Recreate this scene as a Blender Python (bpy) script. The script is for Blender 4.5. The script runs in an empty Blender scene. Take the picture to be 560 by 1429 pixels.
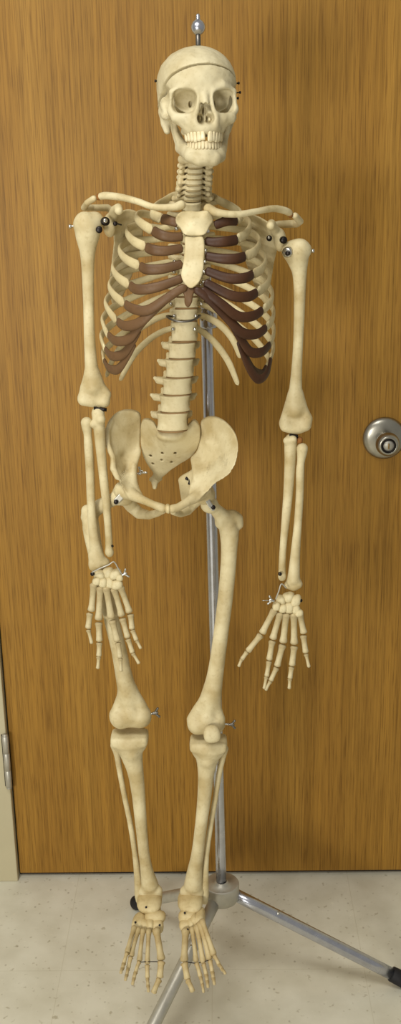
import bpy, bmesh, math, random
import numpy as np
from mathutils import Vector, Matrix

random.seed(7); rng = np.random.default_rng(7)
scene = bpy.context.scene
COL = scene.collection
PI = math.pi

# ------------------------------------------------------------------ camera
FPX, WPX, HPX = 1550.0, 560.0, 1429.0
CAM = np.array([0.03, -2.146, 1.567])
PITCH, ROLL, YAW = math.radians(18.0), math.radians(1.15), math.radians(1.1)
fwd = np.array([-math.sin(YAW) * math.cos(PITCH), math.cos(YAW) * math.cos(PITCH), -math.sin(PITCH)])
rt0 = np.array([math.cos(YAW), math.sin(YAW), 0.0])
up0 = np.cross(rt0, fwd)
RT = math.cos(ROLL) * rt0 - math.sin(ROLL) * up0
UP = math.sin(ROLL) * rt0 + math.cos(ROLL) * up0

def P(px, py, Y):
    """world point seen at photo pixel (px, py) on the upright plane at depth Y"""
    d = FPX * fwd + (px - WPX / 2) * RT - (py - HPX / 2) * UP
    t = (Y - CAM[1]) / d[1]
    return CAM + t * d

def U(py, Y, px=280):
    """metres per photo pixel there"""
    return float(np.dot(P(px, py, Y) - CAM, fwd)) / FPX

cam = bpy.data.cameras.new('camera'); cam_o = bpy.data.objects.new('camera', cam); COL.objects.link(cam_o)
cam_o.matrix_world = Matrix(((RT[0], UP[0], -fwd[0], CAM[0]), (RT[1], UP[1], -fwd[1], CAM[1]), (RT[2], UP[2], -fwd[2], CAM[2]), (0, 0, 0, 1)))
cam.sensor_fit = 'VERTICAL'; cam.sensor_height = 36.0; cam.lens = 36.0 * FPX / HPX
cam.clip_start = 0.05; cam.clip_end = 50
scene.camera = cam_o

# ------------------------------------------------------------------ materials
def srgb(r, g, b):
    f = lambda c: (c / 255 / 12.92) if c / 255 <= 0.04045 else ((c / 255 + 0.055) / 1.055) ** 2.4
    return (f(r), f(g), f(b), 1)

def new_mat(name):
    m = bpy.data.materials.new(name); m.use_nodes = True
    nt = m.node_tree; b = nt.nodes['Principled BSDF']
    return m, nt, b

def N(nt, t, **kw):
    n = nt.nodes.new(t)
    for k, v in kw.items(): setattr(n, k, v)
    return n

def ramp(nt, stops):
    r = N(nt, 'ShaderNodeValToRGB'); e = r.color_ramp.elements
    while len(e) < len(stops): e.new(0.5)
    for i, (p, c) in enumerate(stops): e[i].position = p; e[i].color = c
    return r

def mixc(nt, mode, fac, a, b):
    m = N(nt, 'ShaderNodeMix', data_type='RGBA', blend_type=mode)
    for s, v in ((m.inputs[0], fac), (m.inputs[6], a), (m.inputs[7], b)):
        if hasattr(v, 'is_linked'): nt.links.new(v, s)
        else: s.default_value = v
    return m.outputs[2]

def bone_mat(name, light, dark, rough=0.55, bump=0.25, scale=1.0, cav=0.55):
    m, nt, b = new_mat(name); L = nt.links.new
    tc = N(nt, 'ShaderNodeTexCoord')
    n1 = N(nt, 'ShaderNodeTexNoise'); n1.inputs['Scale'].default_value = 22 * scale; n1.inputs['Detail'].default_value = 5
    n2 = N(nt, 'ShaderNodeTexNoise'); n2.inputs['Scale'].default_value = 190 * scale; n2.inputs['Detail'].default_value = 3
    L(tc.outputs['Object'], n1.inputs['Vector']); L(tc.outputs['Object'], n2.inputs['Vector'])
    r = ramp(nt, [(0.33, dark), (0.62, light)]); L(n1.outputs[0], r.inputs[0])
    r2 = ramp(nt, [(0.30, (0.70, 0.66, 0.58, 1)), (0.44, (1, 1, 1, 1))]); L(n2.outputs[0], r2.inputs[0])
    c = mixc(nt, 'MULTIPLY', 0.35, r.outputs[0], r2.outputs[0])
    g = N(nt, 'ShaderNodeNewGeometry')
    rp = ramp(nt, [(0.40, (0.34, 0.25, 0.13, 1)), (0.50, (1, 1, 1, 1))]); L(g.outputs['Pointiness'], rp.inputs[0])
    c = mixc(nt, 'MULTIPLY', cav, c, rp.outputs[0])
    L(c, b.inputs['Base Color']); b.inputs['Roughness'].default_value = rough
    b.inputs['Specular IOR Level'].default_value = 0.3
    bp = N(nt, 'ShaderNodeBump'); bp.inputs['Strength'].default_value = bump; bp.inputs['Distance'].default_value = 0.0012
    L(n2.outputs[0], bp.inputs['Height']); L(bp.outputs[0], b.inputs['Normal'])
    return m

def metal_mat(name, col, rough, metallic=1.0, bump=0.0):
    m, nt, b = new_mat(name); L = nt.links.new
    b.inputs['Metallic'].default_value = metallic
    tc = N(nt, 'ShaderNodeTexCoord'); n = N(nt, 'ShaderNodeTexNoise'); n.inputs['Scale'].default_value = 60; n.inputs['Detail'].default_value = 4
    L(tc.outputs['Object'], n.inputs['Vector'])
    dk = tuple(c * 0.88 for c in col[:3]) + (1,)
    r = ramp(nt, [(0.35, dk), (0.6, col)]); L(n.outputs[0], r.inputs[0]); L(r.outputs[0], b.inputs['Base Color'])
    mr = N(nt, 'ShaderNodeMapRange'); mr.inputs[3].default_value = rough * 0.8; mr.inputs[4].default_value = rough * 1.25
    L(n.outputs[0], mr.inputs[0]); L(mr.outputs[0], b.inputs['Roughness'])
    return m

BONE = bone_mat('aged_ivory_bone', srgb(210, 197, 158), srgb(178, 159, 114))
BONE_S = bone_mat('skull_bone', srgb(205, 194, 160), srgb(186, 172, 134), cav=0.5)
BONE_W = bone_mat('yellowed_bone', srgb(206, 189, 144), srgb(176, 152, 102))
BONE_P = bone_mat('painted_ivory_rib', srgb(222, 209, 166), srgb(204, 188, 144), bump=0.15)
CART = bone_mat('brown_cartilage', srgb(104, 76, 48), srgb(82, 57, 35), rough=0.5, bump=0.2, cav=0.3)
DISC = bone_mat('disc_brown', srgb(150, 120, 80), srgb(120, 92, 58), rough=0.7)
DISC_L = bone_mat('pale_disc', srgb(176, 158, 116), srgb(150, 130, 90), rough=0.7)
TOOTH = bone_mat('tooth_enamel', srgb(226, 214, 178), srgb(208, 190, 148), rough=0.3, bump=0.05, cav=0.4)
CART_SHADE = bone_mat('shaded_cartilage', srgb(72, 44, 24), srgb(56, 32, 17), rough=0.5, bump=0.2, cav=0.3)  # same cartilage as CART, darkened so the colour carries the right-hand shade
JOINT = bone_mat('joint_cork', srgb(140, 92, 42), srgb(105, 66, 28), rough=0.8)
STEEL = metal_mat('bright_steel', srgb(200, 198, 192), 0.22)
CHROME = metal_mat('worn_chrome', srgb(196, 198, 208), 0.25)
ALU = metal_mat('dull_aluminium', srgb(186, 182, 170), 0.45, 0.65)
DARKM = metal_mat('blackened_steel', srgb(52, 48, 46), 0.4)
GUN = metal_mat('grey_wire', srgb(120, 116, 110), 0.4)
BRASS = metal_mat('brass_key_plug', srgb(150, 120, 70), 0.35)
RUBBER = bone_mat('black_rubber', srgb(32, 30, 32), srgb(22, 21, 22), rough=0.6, cav=0.0)

def wood_mat():
    m, nt, b = new_mat('oak_veneer'); L = nt.links.new
    tc = N(nt, 'ShaderNodeTexCoord')
    def layer(sx, sz, detail, dist=0.0, rough=0.55):
        mp = N(nt, 'ShaderNodeMapping'); mp.inputs['Scale'].default_value = (sx, 1.0, sz)
        n = N(nt, 'ShaderNodeTexNoise'); n.inputs['Scale'].default_value = 1.0; n.inputs['Detail'].default_value = detail
        n.inputs['Distortion'].default_value = dist; n.inputs['Roughness'].default_value = rough
        L(tc.outputs['Object'], mp.inputs['Vector']); L(mp.outputs[0], n.inputs['Vector']); return n
    a = layer(9, 0.35, 3, 0.3)
    f = layer(240, 3.2, 5)
    p = layer(430, 11, 3)
    g2 = layer(48, 0.8, 3)
    ra = ramp(nt, [(0.28, srgb(136, 97, 36)), (0.5, srgb(147, 107, 41)), (0.72, srgb(156, 116, 48))]); L(a.outputs[0], ra.inputs[0])
    rf = ramp(nt, [(0.34, (0.74, 0.70, 0.60, 1)), (0.50, (1, 1, 1, 1)), (0.66, (1.14, 1.13, 1.08, 1))]); L(f.outputs[0], rf.inputs[0])
    rp = ramp(nt, [(0.34, (0.56, 0.50, 0.38, 1)), (0.48, (1, 1, 1, 1)), (0.62, (1.08, 1.08, 1.04, 1))]); L(p.outputs[0], rp.inputs[0])
    rg = ramp(nt, [(0.36, (0.88, 0.87, 0.82, 1)), (0.5, (1, 1, 1, 1)), (0.64, (1.06, 1.06, 1.03, 1))]); L(g2.outputs[0], rg.inputs[0])
    c = mixc(nt, 'MULTIPLY', 0.8, ra.outputs[0], rf.outputs[0]); c = mixc(nt, 'MULTIPLY', 0.8, c, rg.outputs[0]); c = mixc(nt, 'MULTIPLY', 0.75, c, rp.outputs[0])
    L(c, b.inputs['Base Color']); b.inputs['Roughness'].default_value = 0.5; b.inputs['Specular IOR Level'].default_value = 0.25
    bp = N(nt, 'ShaderNodeBump'); bp.inputs['Strength'].default_value = 0.15; bp.inputs['Distance'].default_value = 0.0006
    L(p.outputs[0], bp.inputs['Height']); L(bp.outputs[0], b.inputs['Normal'])
    return m

def floor_mat():
    m, nt, b = new_mat('speckled_vinyl_tile'); L = nt.links.new
    tc = N(nt, 'ShaderNodeTexCoord')
    n1 = N(nt, 'ShaderNodeTexNoise'); n1.inputs['Scale'].default_value = 14; n1.inputs['Detail'].default_value = 6
    n2 = N(nt, 'ShaderNodeTexNoise'); n2.inputs['Scale'].default_value = 75; n2.inputs['Detail'].default_value = 2
    mp = N(nt, 'ShaderNodeMapping'); mp.inputs['Scale'].default_value = (1, 0.8, 1); mp.inputs['Rotation'].default_value = (0, 0, 0.6)
    n3 = N(nt, 'ShaderNodeTexVoronoi'); n3.inputs['Scale'].default_value = 34
    for n in (n1, n2): L(tc.outputs['Object'], n.inputs['Vector'])
    L(tc.outputs['Object'], mp.inputs['Vector']); L(mp.outputs[0], n3.inputs['Vector'])
    r1 = ramp(nt, [(0.3, srgb(202, 197, 177)), (0.65, srgb(216, 212, 194))]); L(n1.outputs[0], r1.inputs[0])
    r2 = ramp(nt, [(0.27, (0.62, 0.58, 0.50, 1)), (0.36, (1, 1, 1, 1)), (0.66, (1, 1, 1, 1)), (0.75, (1.08, 1.08, 1.07, 1))]); L(n2.outputs[0], r2.inputs[0])
    r3 = ramp(nt, [(0.04, (0.5, 0.46, 0.40, 1)), (0.10, (1, 1, 1, 1))]); L(n3.outputs['Distance'], r3.inputs[0])
    c = mixc(nt, 'MULTIPLY', 0.8, r1.outputs[0], r2.outputs[0]); c = mixc(nt, 'MULTIPLY', 0.7, c, r3.outputs[0])
    br = N(nt, 'ShaderNodeTexBrick'); br.offset = 0.0
    br.inputs['Scale'].default_value = 1.0; br.inputs['Brick Width'].default_value = 0.305; br.inputs['Row Height'].default_value = 0.305
    br.inputs['Mortar Size'].default_value = 0.0009; br.inputs['Mortar Smooth'].default_value = 0.3
    br.inputs['Color1'].default_value = (1, 1, 1, 1); br.inputs['Color2'].default_value = (0.975, 0.975, 0.97, 1); br.inputs['Mortar'].default_value = (0.86, 0.84, 0.79, 1)
    L(tc.outputs['Object'], br.inputs['Vector'])
    c = mixc(nt, 'MULTIPLY', 0.8, c, br.outputs[0])
    L(c, b.inputs['Base Color']); b.inputs['Roughness'].default_value = 0.42; b.inputs['Specular IOR Level'].default_value = 0.35
    return m

def paint_mat(name, col, rough=0.5):
    m, nt, b = new_mat(name); L = nt.links.new
    tc = N(nt, 'ShaderNodeTexCoord'); n = N(nt, 'ShaderNodeTexNoise'); n.inputs['Scale'].default_value = 8; n.inputs['Detail'].default_value = 4
    L(tc.outputs['Object'], n.inputs['Vector'])
    r = ramp(nt, [(0.3, tuple(c * 0.93 for c in col[:3]) + (1,)), (0.7, col)]); L(n.outputs[0], r.inputs[0]); L(r.outputs[0], b.inputs['Base Color'])
    b.inputs['Roughness'].default_value = rough
    return m
WOOD = wood_mat(); FLOOR = floor_mat()
FRAME = paint_mat('beige_enamel', srgb(186, 176, 144)); WALLM = paint_mat('wall_paint', srgb(200, 192, 168), 0.8)
GAP_SHADE = paint_mat('painted_gap_shade', srgb(40, 28, 16), 0.9)  # dark brown that paints in the shade below the door

# ------------------------------------------------------------------ object helpers
def empty(name, loc, label, cat, group=None):
    o = bpy.data.objects.new(name, None); o.location = loc; o.empty_display_size = 0.1
    COL.objects.link(o); o['label'] = label; o['category'] = cat
    if group: o['group'] = group
    return o

def world_loc(o):
    v = Vector((0, 0, 0))
    while o is not None: v = v + o.location; o = o.parent
    return v

def link(name, verts, faces, mat, parent=None, smooth=True, label=None, origin=None):
    """link ONE mesh object; verts are world coordinates; its origin sits at its middle"""
    v = np.asarray(verts, dtype=float)
    o0 = v.mean(0) if origin is None else np.asarray(origin)
    me = bpy.data.meshes.new(name)
    me.from_pydata((v - o0).tolist(), [], [list(map(int, f)) for f in faces])
    me.validate(); me.update()
    if smooth: me.polygons.foreach_set('use_smooth', [True] * len(me.polygons))
    me.materials.append(mat)
    ob = bpy.data.objects.new(name, me); COL.objects.link(ob)
    pl = world_loc(parent) if parent is not None else Vector((0, 0, 0))
    ob.location = Vector(o0) - pl
    if parent is not None: ob.parent = parent
    if label: ob['label'] = label
    return ob

# ------------------------------------------------------------------ signed distance modelling
def smin(a, b, k):
    if k <= 0: return np.minimum(a, b)
    h = np.clip(0.5 + 0.5 * (b - a) / k, 0, 1)
    return b * (1 - h) + a * h - k * h * (1 - h)
def smax(a, b, k): return -smin(-a, -b, k)

def sd_seg(p, a, b, ra, rb):
    a = np.asarray(a, float); b = np.asarray(b, float); ba = b - a
    h = np.clip(((p - a) @ ba) / max(ba @ ba, 1e-12), 0, 1)
    q = p - a - h[..., None] * ba
    return np.sqrt((q * q).sum(-1)) - (ra + (rb - ra) * h)

def sd_ell(p, c, r, R=None):
    q = p - np.asarray(c, float)
    if R is not None: q = q @ R
    r = np.asarray(r, float)
    k0 = np.sqrt(((q / r) ** 2).sum(-1)); k1 = np.sqrt(((q / (r * r)) ** 2).sum(-1)) + 1e-9
    return k0 * (k0 - 1) / k1

def sd_box(p, c, h, rd=0.0, R=None):
    q = p - np.asarray(c, float)
    if R is not None: q = q @ R
    q = np.abs(q) - (np.asarray(h, float) - rd)
    return np.sqrt((np.maximum(q, 0) ** 2).sum(-1)) + np.minimum(q.max(-1), 0) - rd

class Sdf:
    """a list of add / cut operations in one frame, meshed by surface nets"""
    def __init__(s): s.ops = []; s.lo = np.full(3, 1e9); s.hi = np.full(3, -1e9)
    def grow(s, c, r):
        c = np.asarray(c, float); s.lo = np.minimum(s.lo, c - r); s.hi = np.maximum(s.hi, c + r)
    def seg(s, a, b, ra, rb=None, k=0.004, cut=False):
        rb = ra if rb is None else rb
        s.ops.append((cut, k, lambda p: sd_seg(p, a, b, ra, rb)))
        if not cut: s.grow(a, ra); s.grow(b, rb)
        return s
    def chain(s, pts, k=0.004, cut=False):
        pts = list(pts)
        def f(p):
            d = None
            for (a, ra), (b, rb) in zip(pts[:-1], pts[1:]):
                e = sd_seg(p, a, b, ra, rb); d = e if d is None else np.minimum(d, e)
            return d
        s.ops.append((cut, k, f))
        if not cut:
            for a, ra in pts: s.grow(a, ra)
        return s
    def ball(s, c, r, k=0.004, cut=False):
        s.ops.append((cut, k, lambda p: sd_seg(p, c, np.asarray(c) + 1e-6, r, r)))
        if not cut: s.grow(c, r)
        return s
    def ell(s, c, r, k=0.004, cut=False, R=None):
        s.ops.append((cut, k, lambda p: sd_ell(p, c, r, R)))
        if not cut: s.grow(c, max(r) if R is not None else np.asarray(r))
        return s
    def box(s, c, h, rd=0.0, k=0.004, cut=False, R=None):
        s.ops.append((cut, k, lambda p: sd_box(p, c, h, rd, R)))
        if not cut: s.grow(c, np.linalg.norm(h) if R is not None else np.asarray(h))
        return s
    def fn(s, f, lo, hi, k=0.004, cut=False):
        s.ops.append((cut, k, f))
        if not cut: s.lo = np.minimum(s.lo, lo); s.hi = np.maximum(s.hi, hi)
        return s
    def field(s, p):
        d = None
        for cut, k, f in s.ops:
            e = f(p)
            if d is None: d = e
            elif cut: d = smax(d, -e, k)
            else: d = smin(d, e, k)
        return d
    def mesh(s, h):
        lo = s.lo - 3 * h; hi = s.hi + 3 * h
        n = np.ceil((hi - lo) / h).astype(int) + 1
        ax = [lo[i] + h * np.arange(n[i]) for i in range(3)]
        g = np.stack(np.meshgrid(*ax, indexing='ij'), -1)
        F = s.field(g.reshape(-1, 3)).reshape(n)
        return nets(F, lo, h)

def nets(F, lo, h):
    S = F < 0
    nx, ny, nz = F.shape
    cnt = np.zeros((nx - 1, ny - 1, nz - 1), int)
    for dx in (0, 1):
        for dy in (0, 1):
            for dz in (0, 1): cnt += S[dx:nx - 1 + dx, dy:ny - 1 + dy, dz:nz - 1 + dz]
    act = (cnt > 0) & (cnt < 8)
    I = np.argwhere(act); idx = -np.ones(act.shape, int); idx[act] = np.arange(len(I))
    acc = np.zeros((len(I), 3)); num = np.zeros(len(I))
    corners = [(dx, dy, dz) for dx in (0, 1) for dy in (0, 1) for dz in (0, 1)]
    val = {c: F[I[:, 0] + c[0], I[:, 1] + c[1], I[:, 2] + c[2]] for c in corners}
    for c in corners:
        for a in range(3):
            if c[a] == 0:
                d = list(c); d[a] = 1; d = tuple(d)
                v0, v1 = val[c], val[d]; m = (v0 < 0) != (v1 < 0)
                t = np.where(m, v0 / np.where(m, v0 - v1, 1), 0)
                pt = np.tile(np.array(c, float), (len(I), 1)); pt[:, a] += t
                acc[m] += pt[m]; num[m] += 1
    V = (I + acc / num[:, None]) * h + lo
    faces = []
    def quads(axis):
        o = [b for b in range(3) if b != axis]
        sl0 = [slice(None)] * 3; sl1 = [slice(None)] * 3
        sl0[axis] = slice(0, -1); sl1[axis] = slice(1, None)
        a, b = S[tuple(sl0)], S[tuple(sl1)]
        E = np.argwhere(a != b)
        lim = np.array(F.shape) - 1
        E = E[(E[:, o[0]] > 0) & (E[:, o[1]] > 0) & (E[:, o[0]] < lim[o[0]]) & (E[:, o[1]] < lim[o[1]])]
        inside = S[E[:, 0], E[:, 1], E[:, 2]]
        def at(du, dv):
            q = E.copy(); q[:, o[0]] -= du; q[:, o[1]] -= dv
            return idx[q[:, 0], q[:, 1], q[:, 2]]
        Q = np.stack([at(1, 1), at(0, 1), at(0, 0), at(1, 0)], 1)
        flip = inside if axis != 1 else ~inside
        Q[~flip] = Q[~flip][:, ::-1]
        faces.append(Q)
    for a in range(3): quads(a)
    return V, np.concatenate(faces)

def relax(V, Fc, n):
    """a few Taubin passes take the grid and joint ripples out"""
    E = np.concatenate([Fc[:, [0, 1]], Fc[:, [1, 2]], Fc[:, [2, 3]], Fc[:, [3, 0]]]); E = np.concatenate([E, E[:, ::-1]])
    deg = np.bincount(E[:, 0], minlength=len(V)).astype(float)
    for i in range(2 * n):
        A = np.stack([np.bincount(E[:, 0], V[E[:, 1], a], minlength=len(V)) for a in range(3)], 1) / np.maximum(deg, 1)[:, None]
        V = V + (0.55 if i % 2 == 0 else -0.53) * (A - V)
    return V
def bone(name, sdf, h, mat, parent, label=None, smooth_it=3):
    V, Fc = sdf.mesh(h); V = relax(V, Fc, smooth_it)
    return link(name, V, Fc, mat, parent, True, label)

# plates: a 2-D outline in the upright (x, z) plane with a curved mid surface
def poly_dist(p, poly):
    d = np.full(len(p), 1e9); inside = np.zeros(len(p), bool)
    n = len(poly)
    for i in range(n):
        a, b = poly[i], poly[(i + 1) % n]; e = b - a
        w = p - a; t = np.clip((w @ e) / (e @ e + 1e-15), 0, 1)
        q = w - t[:, None] * e; d = np.minimum(d, (q * q).sum(-1))
        c = ((a[1] > p[:, 1]) != (b[1] > p[:, 1]))
        with np.errstate(divide='ignore', invalid='ignore'):
            xi = a[0] + (p[:, 1] - a[1]) * e[0] / (e[1] if abs(e[1]) > 1e-12 else 1e-12)
        inside ^= c & (p[:, 0] < xi)
    d = np.sqrt(d)
    return np.where(inside, -d, d)

def smooth_poly(pts, n=5):
    pts = np.asarray(pts, float); m = len(pts); out = []
    for i in range(m):
        p0, p1, p2, p3 = pts[i - 1], pts[i], pts[(i + 1) % m], pts[(i + 2) % m]
        for j in range(n):
            t = j / n
            out.append(0.5 * (2 * p1 + (p2 - p0) * t + (2 * p0 - 5 * p1 + 4 * p2 - p3) * t * t + (3 * p1 - p0 - 3 * p2 + p3) * t ** 3))
    return np.array(out)

def plate(sdf, rim, inner, th, k=0.004, rim_th=None, round_=0.002, n=5):
    """rim / inner: (px, py, Y); th: half thickness in the middle, rim_th at the rim"""
    W3 = np.array([P(*r) for r in rim]); W4 = np.array([P(*r) for r in inner]) if len(inner) else np.zeros((0, 3))
    ctl = np.concatenate([W3, W4]); xz = ctl[:, [0, 2]]; yy = ctl[:, 1]
    D = np.linalg.norm(xz[:, None] - xz[None], axis=-1); m = len(ctl)
    A = np.zeros((m + 3, m + 3)); A[:m, :m] = D + 0.004 * np.eye(m); A[:m, m] = 1; A[:m, m + 1:] = xz; A[m, :m] = 1; A[m + 1:, :m] = xz.T
    w = np.linalg.solve(A, np.concatenate([yy, [0, 0, 0]]))
    poly = smooth_poly(W3[:, [0, 2]], n)
    rim_th = th if rim_th is None else rim_th
    def f(p):
        q = p[:, [0, 2]]
        ym = w[m] + q @ w[m + 1:]
        for i in range(m): ym = ym + w[i] * np.linalg.norm(q - xz[i], axis=1)
        d2 = poly_dist(q, poly)
        e = np.clip(1 + d2 / 0.016, 0, 1)
        t = th + (rim_th - th) * e * e
        gx = np.abs(p[:, 1] - ym) * 0.85 - (t - round_); g2 = d2 + round_
        return np.sqrt(np.maximum(gx, 0) ** 2 + np.maximum(g2, 0) ** 2) + np.minimum(np.maximum(gx, g2), 0) - round_
    lo = ctl.min(0) - 0.012; hi = ctl.max(0) + 0.012
    sdf.fn(f, lo, hi, k)
    return sdf

# ------------------------------------------------------------------ swept shapes
def spline(pts, n):
    """Catmull-Rom through the points (any dimension), n samples"""
    p = np.asarray(pts, float)
    p = np.vstack([2 * p[0] - p[1], p, 2 * p[-1] - p[-2]])
    seg = np.linalg.norm(np.diff(p[1:-1, :3], axis=0), axis=1); cum = np.concatenate([[0], np.cumsum(seg)])
    out = []
    for s in np.linspace(0, cum[-1], n):
        i = min(np.searchsorted(cum, s, 'right') - 1, len(seg) - 1); t = (s - cum[i]) / max(seg[i], 1e-9)
        p0, p1, p2, p3 = p[i], p[i + 1], p[i + 2], p[i + 3]
        out.append(0.5 * (2 * p1 + (p2 - p0) * t + (2 * p0 - 5 * p1 + 4 * p2 - p3) * t * t + (3 * p1 - p0 - 3 * p2 + p3) * t ** 3))
    return np.array(out)

def sweep(path, ra, rb=None, normal=None, seg=12):
    """tube along path; ra along the side axis, rb along `normal` (per point)"""
    path = np.asarray(path, float); n = len(path)
    ra = np.broadcast_to(np.asarray(ra, float), n); rb = ra if rb is None else np.broadcast_to(np.asarray(rb, float), n)
    T = np.gradient(path, axis=0); T /= np.linalg.norm(T, axis=1)[:, None] + 1e-12
    V = []; F = []
    if normal is None:
        ref = np.array([0.0, 1, 0]) if abs(T[0][1]) < 0.9 else np.array([1.0, 0, 0])
        nn = []; cur = ref
        for i in range(n):
            cur = cur - (cur @ T[i]) * T[i]; cur /= np.linalg.norm(cur) + 1e-12; nn.append(cur)
        normal = np.array(nn)
    for i in range(n):
        nrm = normal[i] - (normal[i] @ T[i]) * T[i]; nrm /= np.linalg.norm(nrm) + 1e-12
        s = np.cross(T[i], nrm)
        for j in range(seg):
            a = 2 * PI * j / seg
            V.append(path[i] + s * math.cos(a) * ra[i] + nrm * math.sin(a) * rb[i])
    for i in range(n - 1):
        for j in range(seg):
            k = (j + 1) % seg
            F.append((i * seg + j, i * seg + k, (i + 1) * seg + k, (i + 1) * seg + j))
    V.append(path[0]); V.append(path[-1]); c0, c1 = len(V) - 2, len(V) - 1
    for j in range(seg):
        k = (j + 1) % seg
        F.append((c0, k, j)); F.append((c1, (n - 1) * seg + j, (n - 1) * seg + k))
    return np.array(V), F

def cap_profile(t, r, e=0.06):
    """round both ends of a radius profile"""
    return r * np.sqrt(np.clip(1 - np.clip((e - t) / e, 0, 1) ** 2, 0, 1)) * np.sqrt(np.clip(1 - np.clip((t - 1 + e) / e, 0, 1) ** 2, 0, 1)) + 1e-5

def small_bone(name, a, b, r0, rw, r1, mat, parent, bow=None, tip=False):
    """finger or toe bone from a to b: wide base, narrow waist, rounded head"""
    a = np.asarray(a, float); b = np.asarray(b, float); n = 20
    t = np.linspace(0, 1, n); t = 0.5 - 0.5 * np.cos(PI * t)
    path = a + t[:, None] * (b - a)
    if bow is not None: path = path + (4 * t * (1 - t))[:, None] * np.asarray(bow)
    L = np.linalg.norm(b - a)
    r = rw + (r0 - rw) * np.exp(-(t / 0.16) ** 2) + (r1 - rw) * np.exp(-((1 - t) / 0.15) ** 2)
    r = cap_profile(t, r, min(0.14, 0.5 * r0 / L))
    V, F = sweep(path, r, r * 0.85, seg=12)
    return link(name, V, F, mat, parent)

def nugget(name, c, r, mat, parent, seed):
    """irregular little wrist or ankle bone"""
    bm = bmesh.new(); bmesh.ops.create_icosphere(bm, subdivisions=3, radius=1.0)
    rg = np.random.default_rng(seed); dirs = rg.normal(size=(5, 3)); dirs /= np.linalg.norm(dirs, axis=1)[:, None]; am = rg.uniform(-0.22, 0.24, 5)
    V = []
    for v in bm.verts:
        q = np.array(v.co); q = q / (np.abs(q) ** 2.6).sum() ** (1 / 2.6); f = 1 + sum(a * max(0, q @ d) ** 3 for a, d in zip(am, dirs)); V.append(np.asarray(c) + q * f * np.asarray(r))
    F = [[v.index for v in f.verts] for f in bm.faces]; bm.free()
    return link(name, V, F, mat, parent)

def lathe(prof, o, axis=(0, 0, 1), seg=32):
    """prof: (radius, height) list around `axis` through o"""
    ax = np.asarray(axis, float); ax /= np.linalg.norm(ax)
    u = np.cross(ax, [0, 1, 0] if abs(ax[1]) < 0.9 else [1, 0, 0]); u /= np.linalg.norm(u); w = np.cross(ax, u)
    V = []; F = []
    for r, h in prof:
        for j in range(seg):
            a = 2 * PI * j / seg; V.append(np.asarray(o) + ax * h + (u * math.cos(a) + w * math.sin(a)) * max(r, 1e-5))
    for i in range(len(prof) - 1):
        for j in range(seg):
            k = (j + 1) % seg; F.append((i * seg + j, i * seg + k, (i + 1) * seg + k, (i + 1) * seg + j))
    return V, F

def boxmesh(lo, hi, bev=0.0):
    bm = bmesh.new(); bmesh.ops.create_cube(bm, size=1)
    lo = np.asarray(lo, float); hi = np.asarray(hi, float)
    for v in bm.verts: v.co = Vector((lo + hi) / 2 + np.array(v.co) * (hi - lo))
    if bev: bmesh.ops.bevel(bm, geom=bm.edges[:], offset=bev, segments=2, affect='EDGES', profile=0.5)
    bm.verts.index_update()
    V = [np.array(v.co) for v in bm.verts]; F = [[v.index for v in f.verts] for f in bm.faces]; bm.free()
    return V, F

def join(*ms):
    V = []; F = []
    for v, f in ms:
        o = len(V); V += [np.asarray(x) for x in v]; F += [[i + o for i in q] for q in f]
    return V, F

# ------------------------------------------------------------------ the setting
def struct(name, vf, mat, parent=None, smooth=False):
    o = link(name, vf[0], vf[1], mat, parent, smooth, origin=(0, 0, 0) if parent is None else None)
    if parent is None: o['kind'] = 'structure'
    return o

xl = float(P(28, 1217, 0.0)[0]); xr = float(P(568, 1213, 0)[0])
DB = 0.011
struct('floor', boxmesh((-3, -4.5, -0.05), (3, 0.3, 0.0)), FLOOR)
door = struct('door_1', boxmesh((xl, 0.0, DB), (xr, 0.044, 2.06), 0.0015), WOOD)
FY = -0.016
fr = join(boxmesh((xl - 0.055, FY, 0), (xl - 0.003, 0.11, 2.12), 0.002), boxmesh((xr + 0.003, FY, 0), (xr + 0.055, 0.11, 2.12), 0.002), boxmesh((xl - 0.055, FY, 2.064), (xr + 0.055, 0.11, 2.12), 0.002))
struct('trim_1', fr, FRAME)
struct('door_gap_shade', boxmesh((xl - 0.003, 0.012, 0.0), (xr + 0.003, 0.05, DB - 0.0005)), GAP_SHADE)  # dark strip added in the door's bottom gap; its colour is the gap's shade
wl = join(boxmesh((-3, 0.0, 0), (xl - 0.055, 0.12, 2.7)), boxmesh((xr + 0.055, 0.0, 0), (3, 0.12, 2.7)), boxmesh((xl - 0.055, 0.0, 2.12), (xr + 0.055, 0.12, 2.7)), boxmesh((xl - 0.055, 0.09, 0), (xr + 0.055, 0.12, 2.12)))
struct('wall_back', wl, WALLM)
# knob
k0 = P(536.5, 611.5, -0.004)
KNOB = metal_mat('satin_steel', srgb(172, 168, 156), 0.30)
rose = link('door_knob_rose', *lathe([(0, 0), (0.0405, 0), (0.0425, 0.003), (0.0420, 0.006), (0.037, 0.010), (0.030, 0.0125), (0.018, 0.014), (0.012, 0.0145)], k0 + [0, 0.004, 0], (0, -1, 0), 48), KNOB, door)
kn = link('door_knob', *lathe([(0.0125, 0.012), (0.0115, 0.028), (0.016, 0.034), (0.0218, 0.042), (0.0234, 0.050), (0.0222, 0.058), (0.0185, 0.064), (0.0150, 0.066), (0.0140, 0.065), (0.0138, 0.0635)], k0 + [0, 0.004, 0], (0, -1, 0), 48), KNOB, rose)
lk = link('lock_ring', *lathe([(0.0138, 0.064), (0.0132, 0.0668), (0.0112, 0.0668), (0.0105, 0.064)], k0 + [0, 0.004, 0], (0, -1, 0), 40), DARKM, rose)
plug = join(lathe([(0.0106, 0.0640), (0.0100, 0.0652), (0, 0.0652)], k0 + [0, 0.004, 0], (0, -1, 0), 32))
link('key_plug', *plug, ALU, rose)
kx, ky, kz = k0
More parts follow.
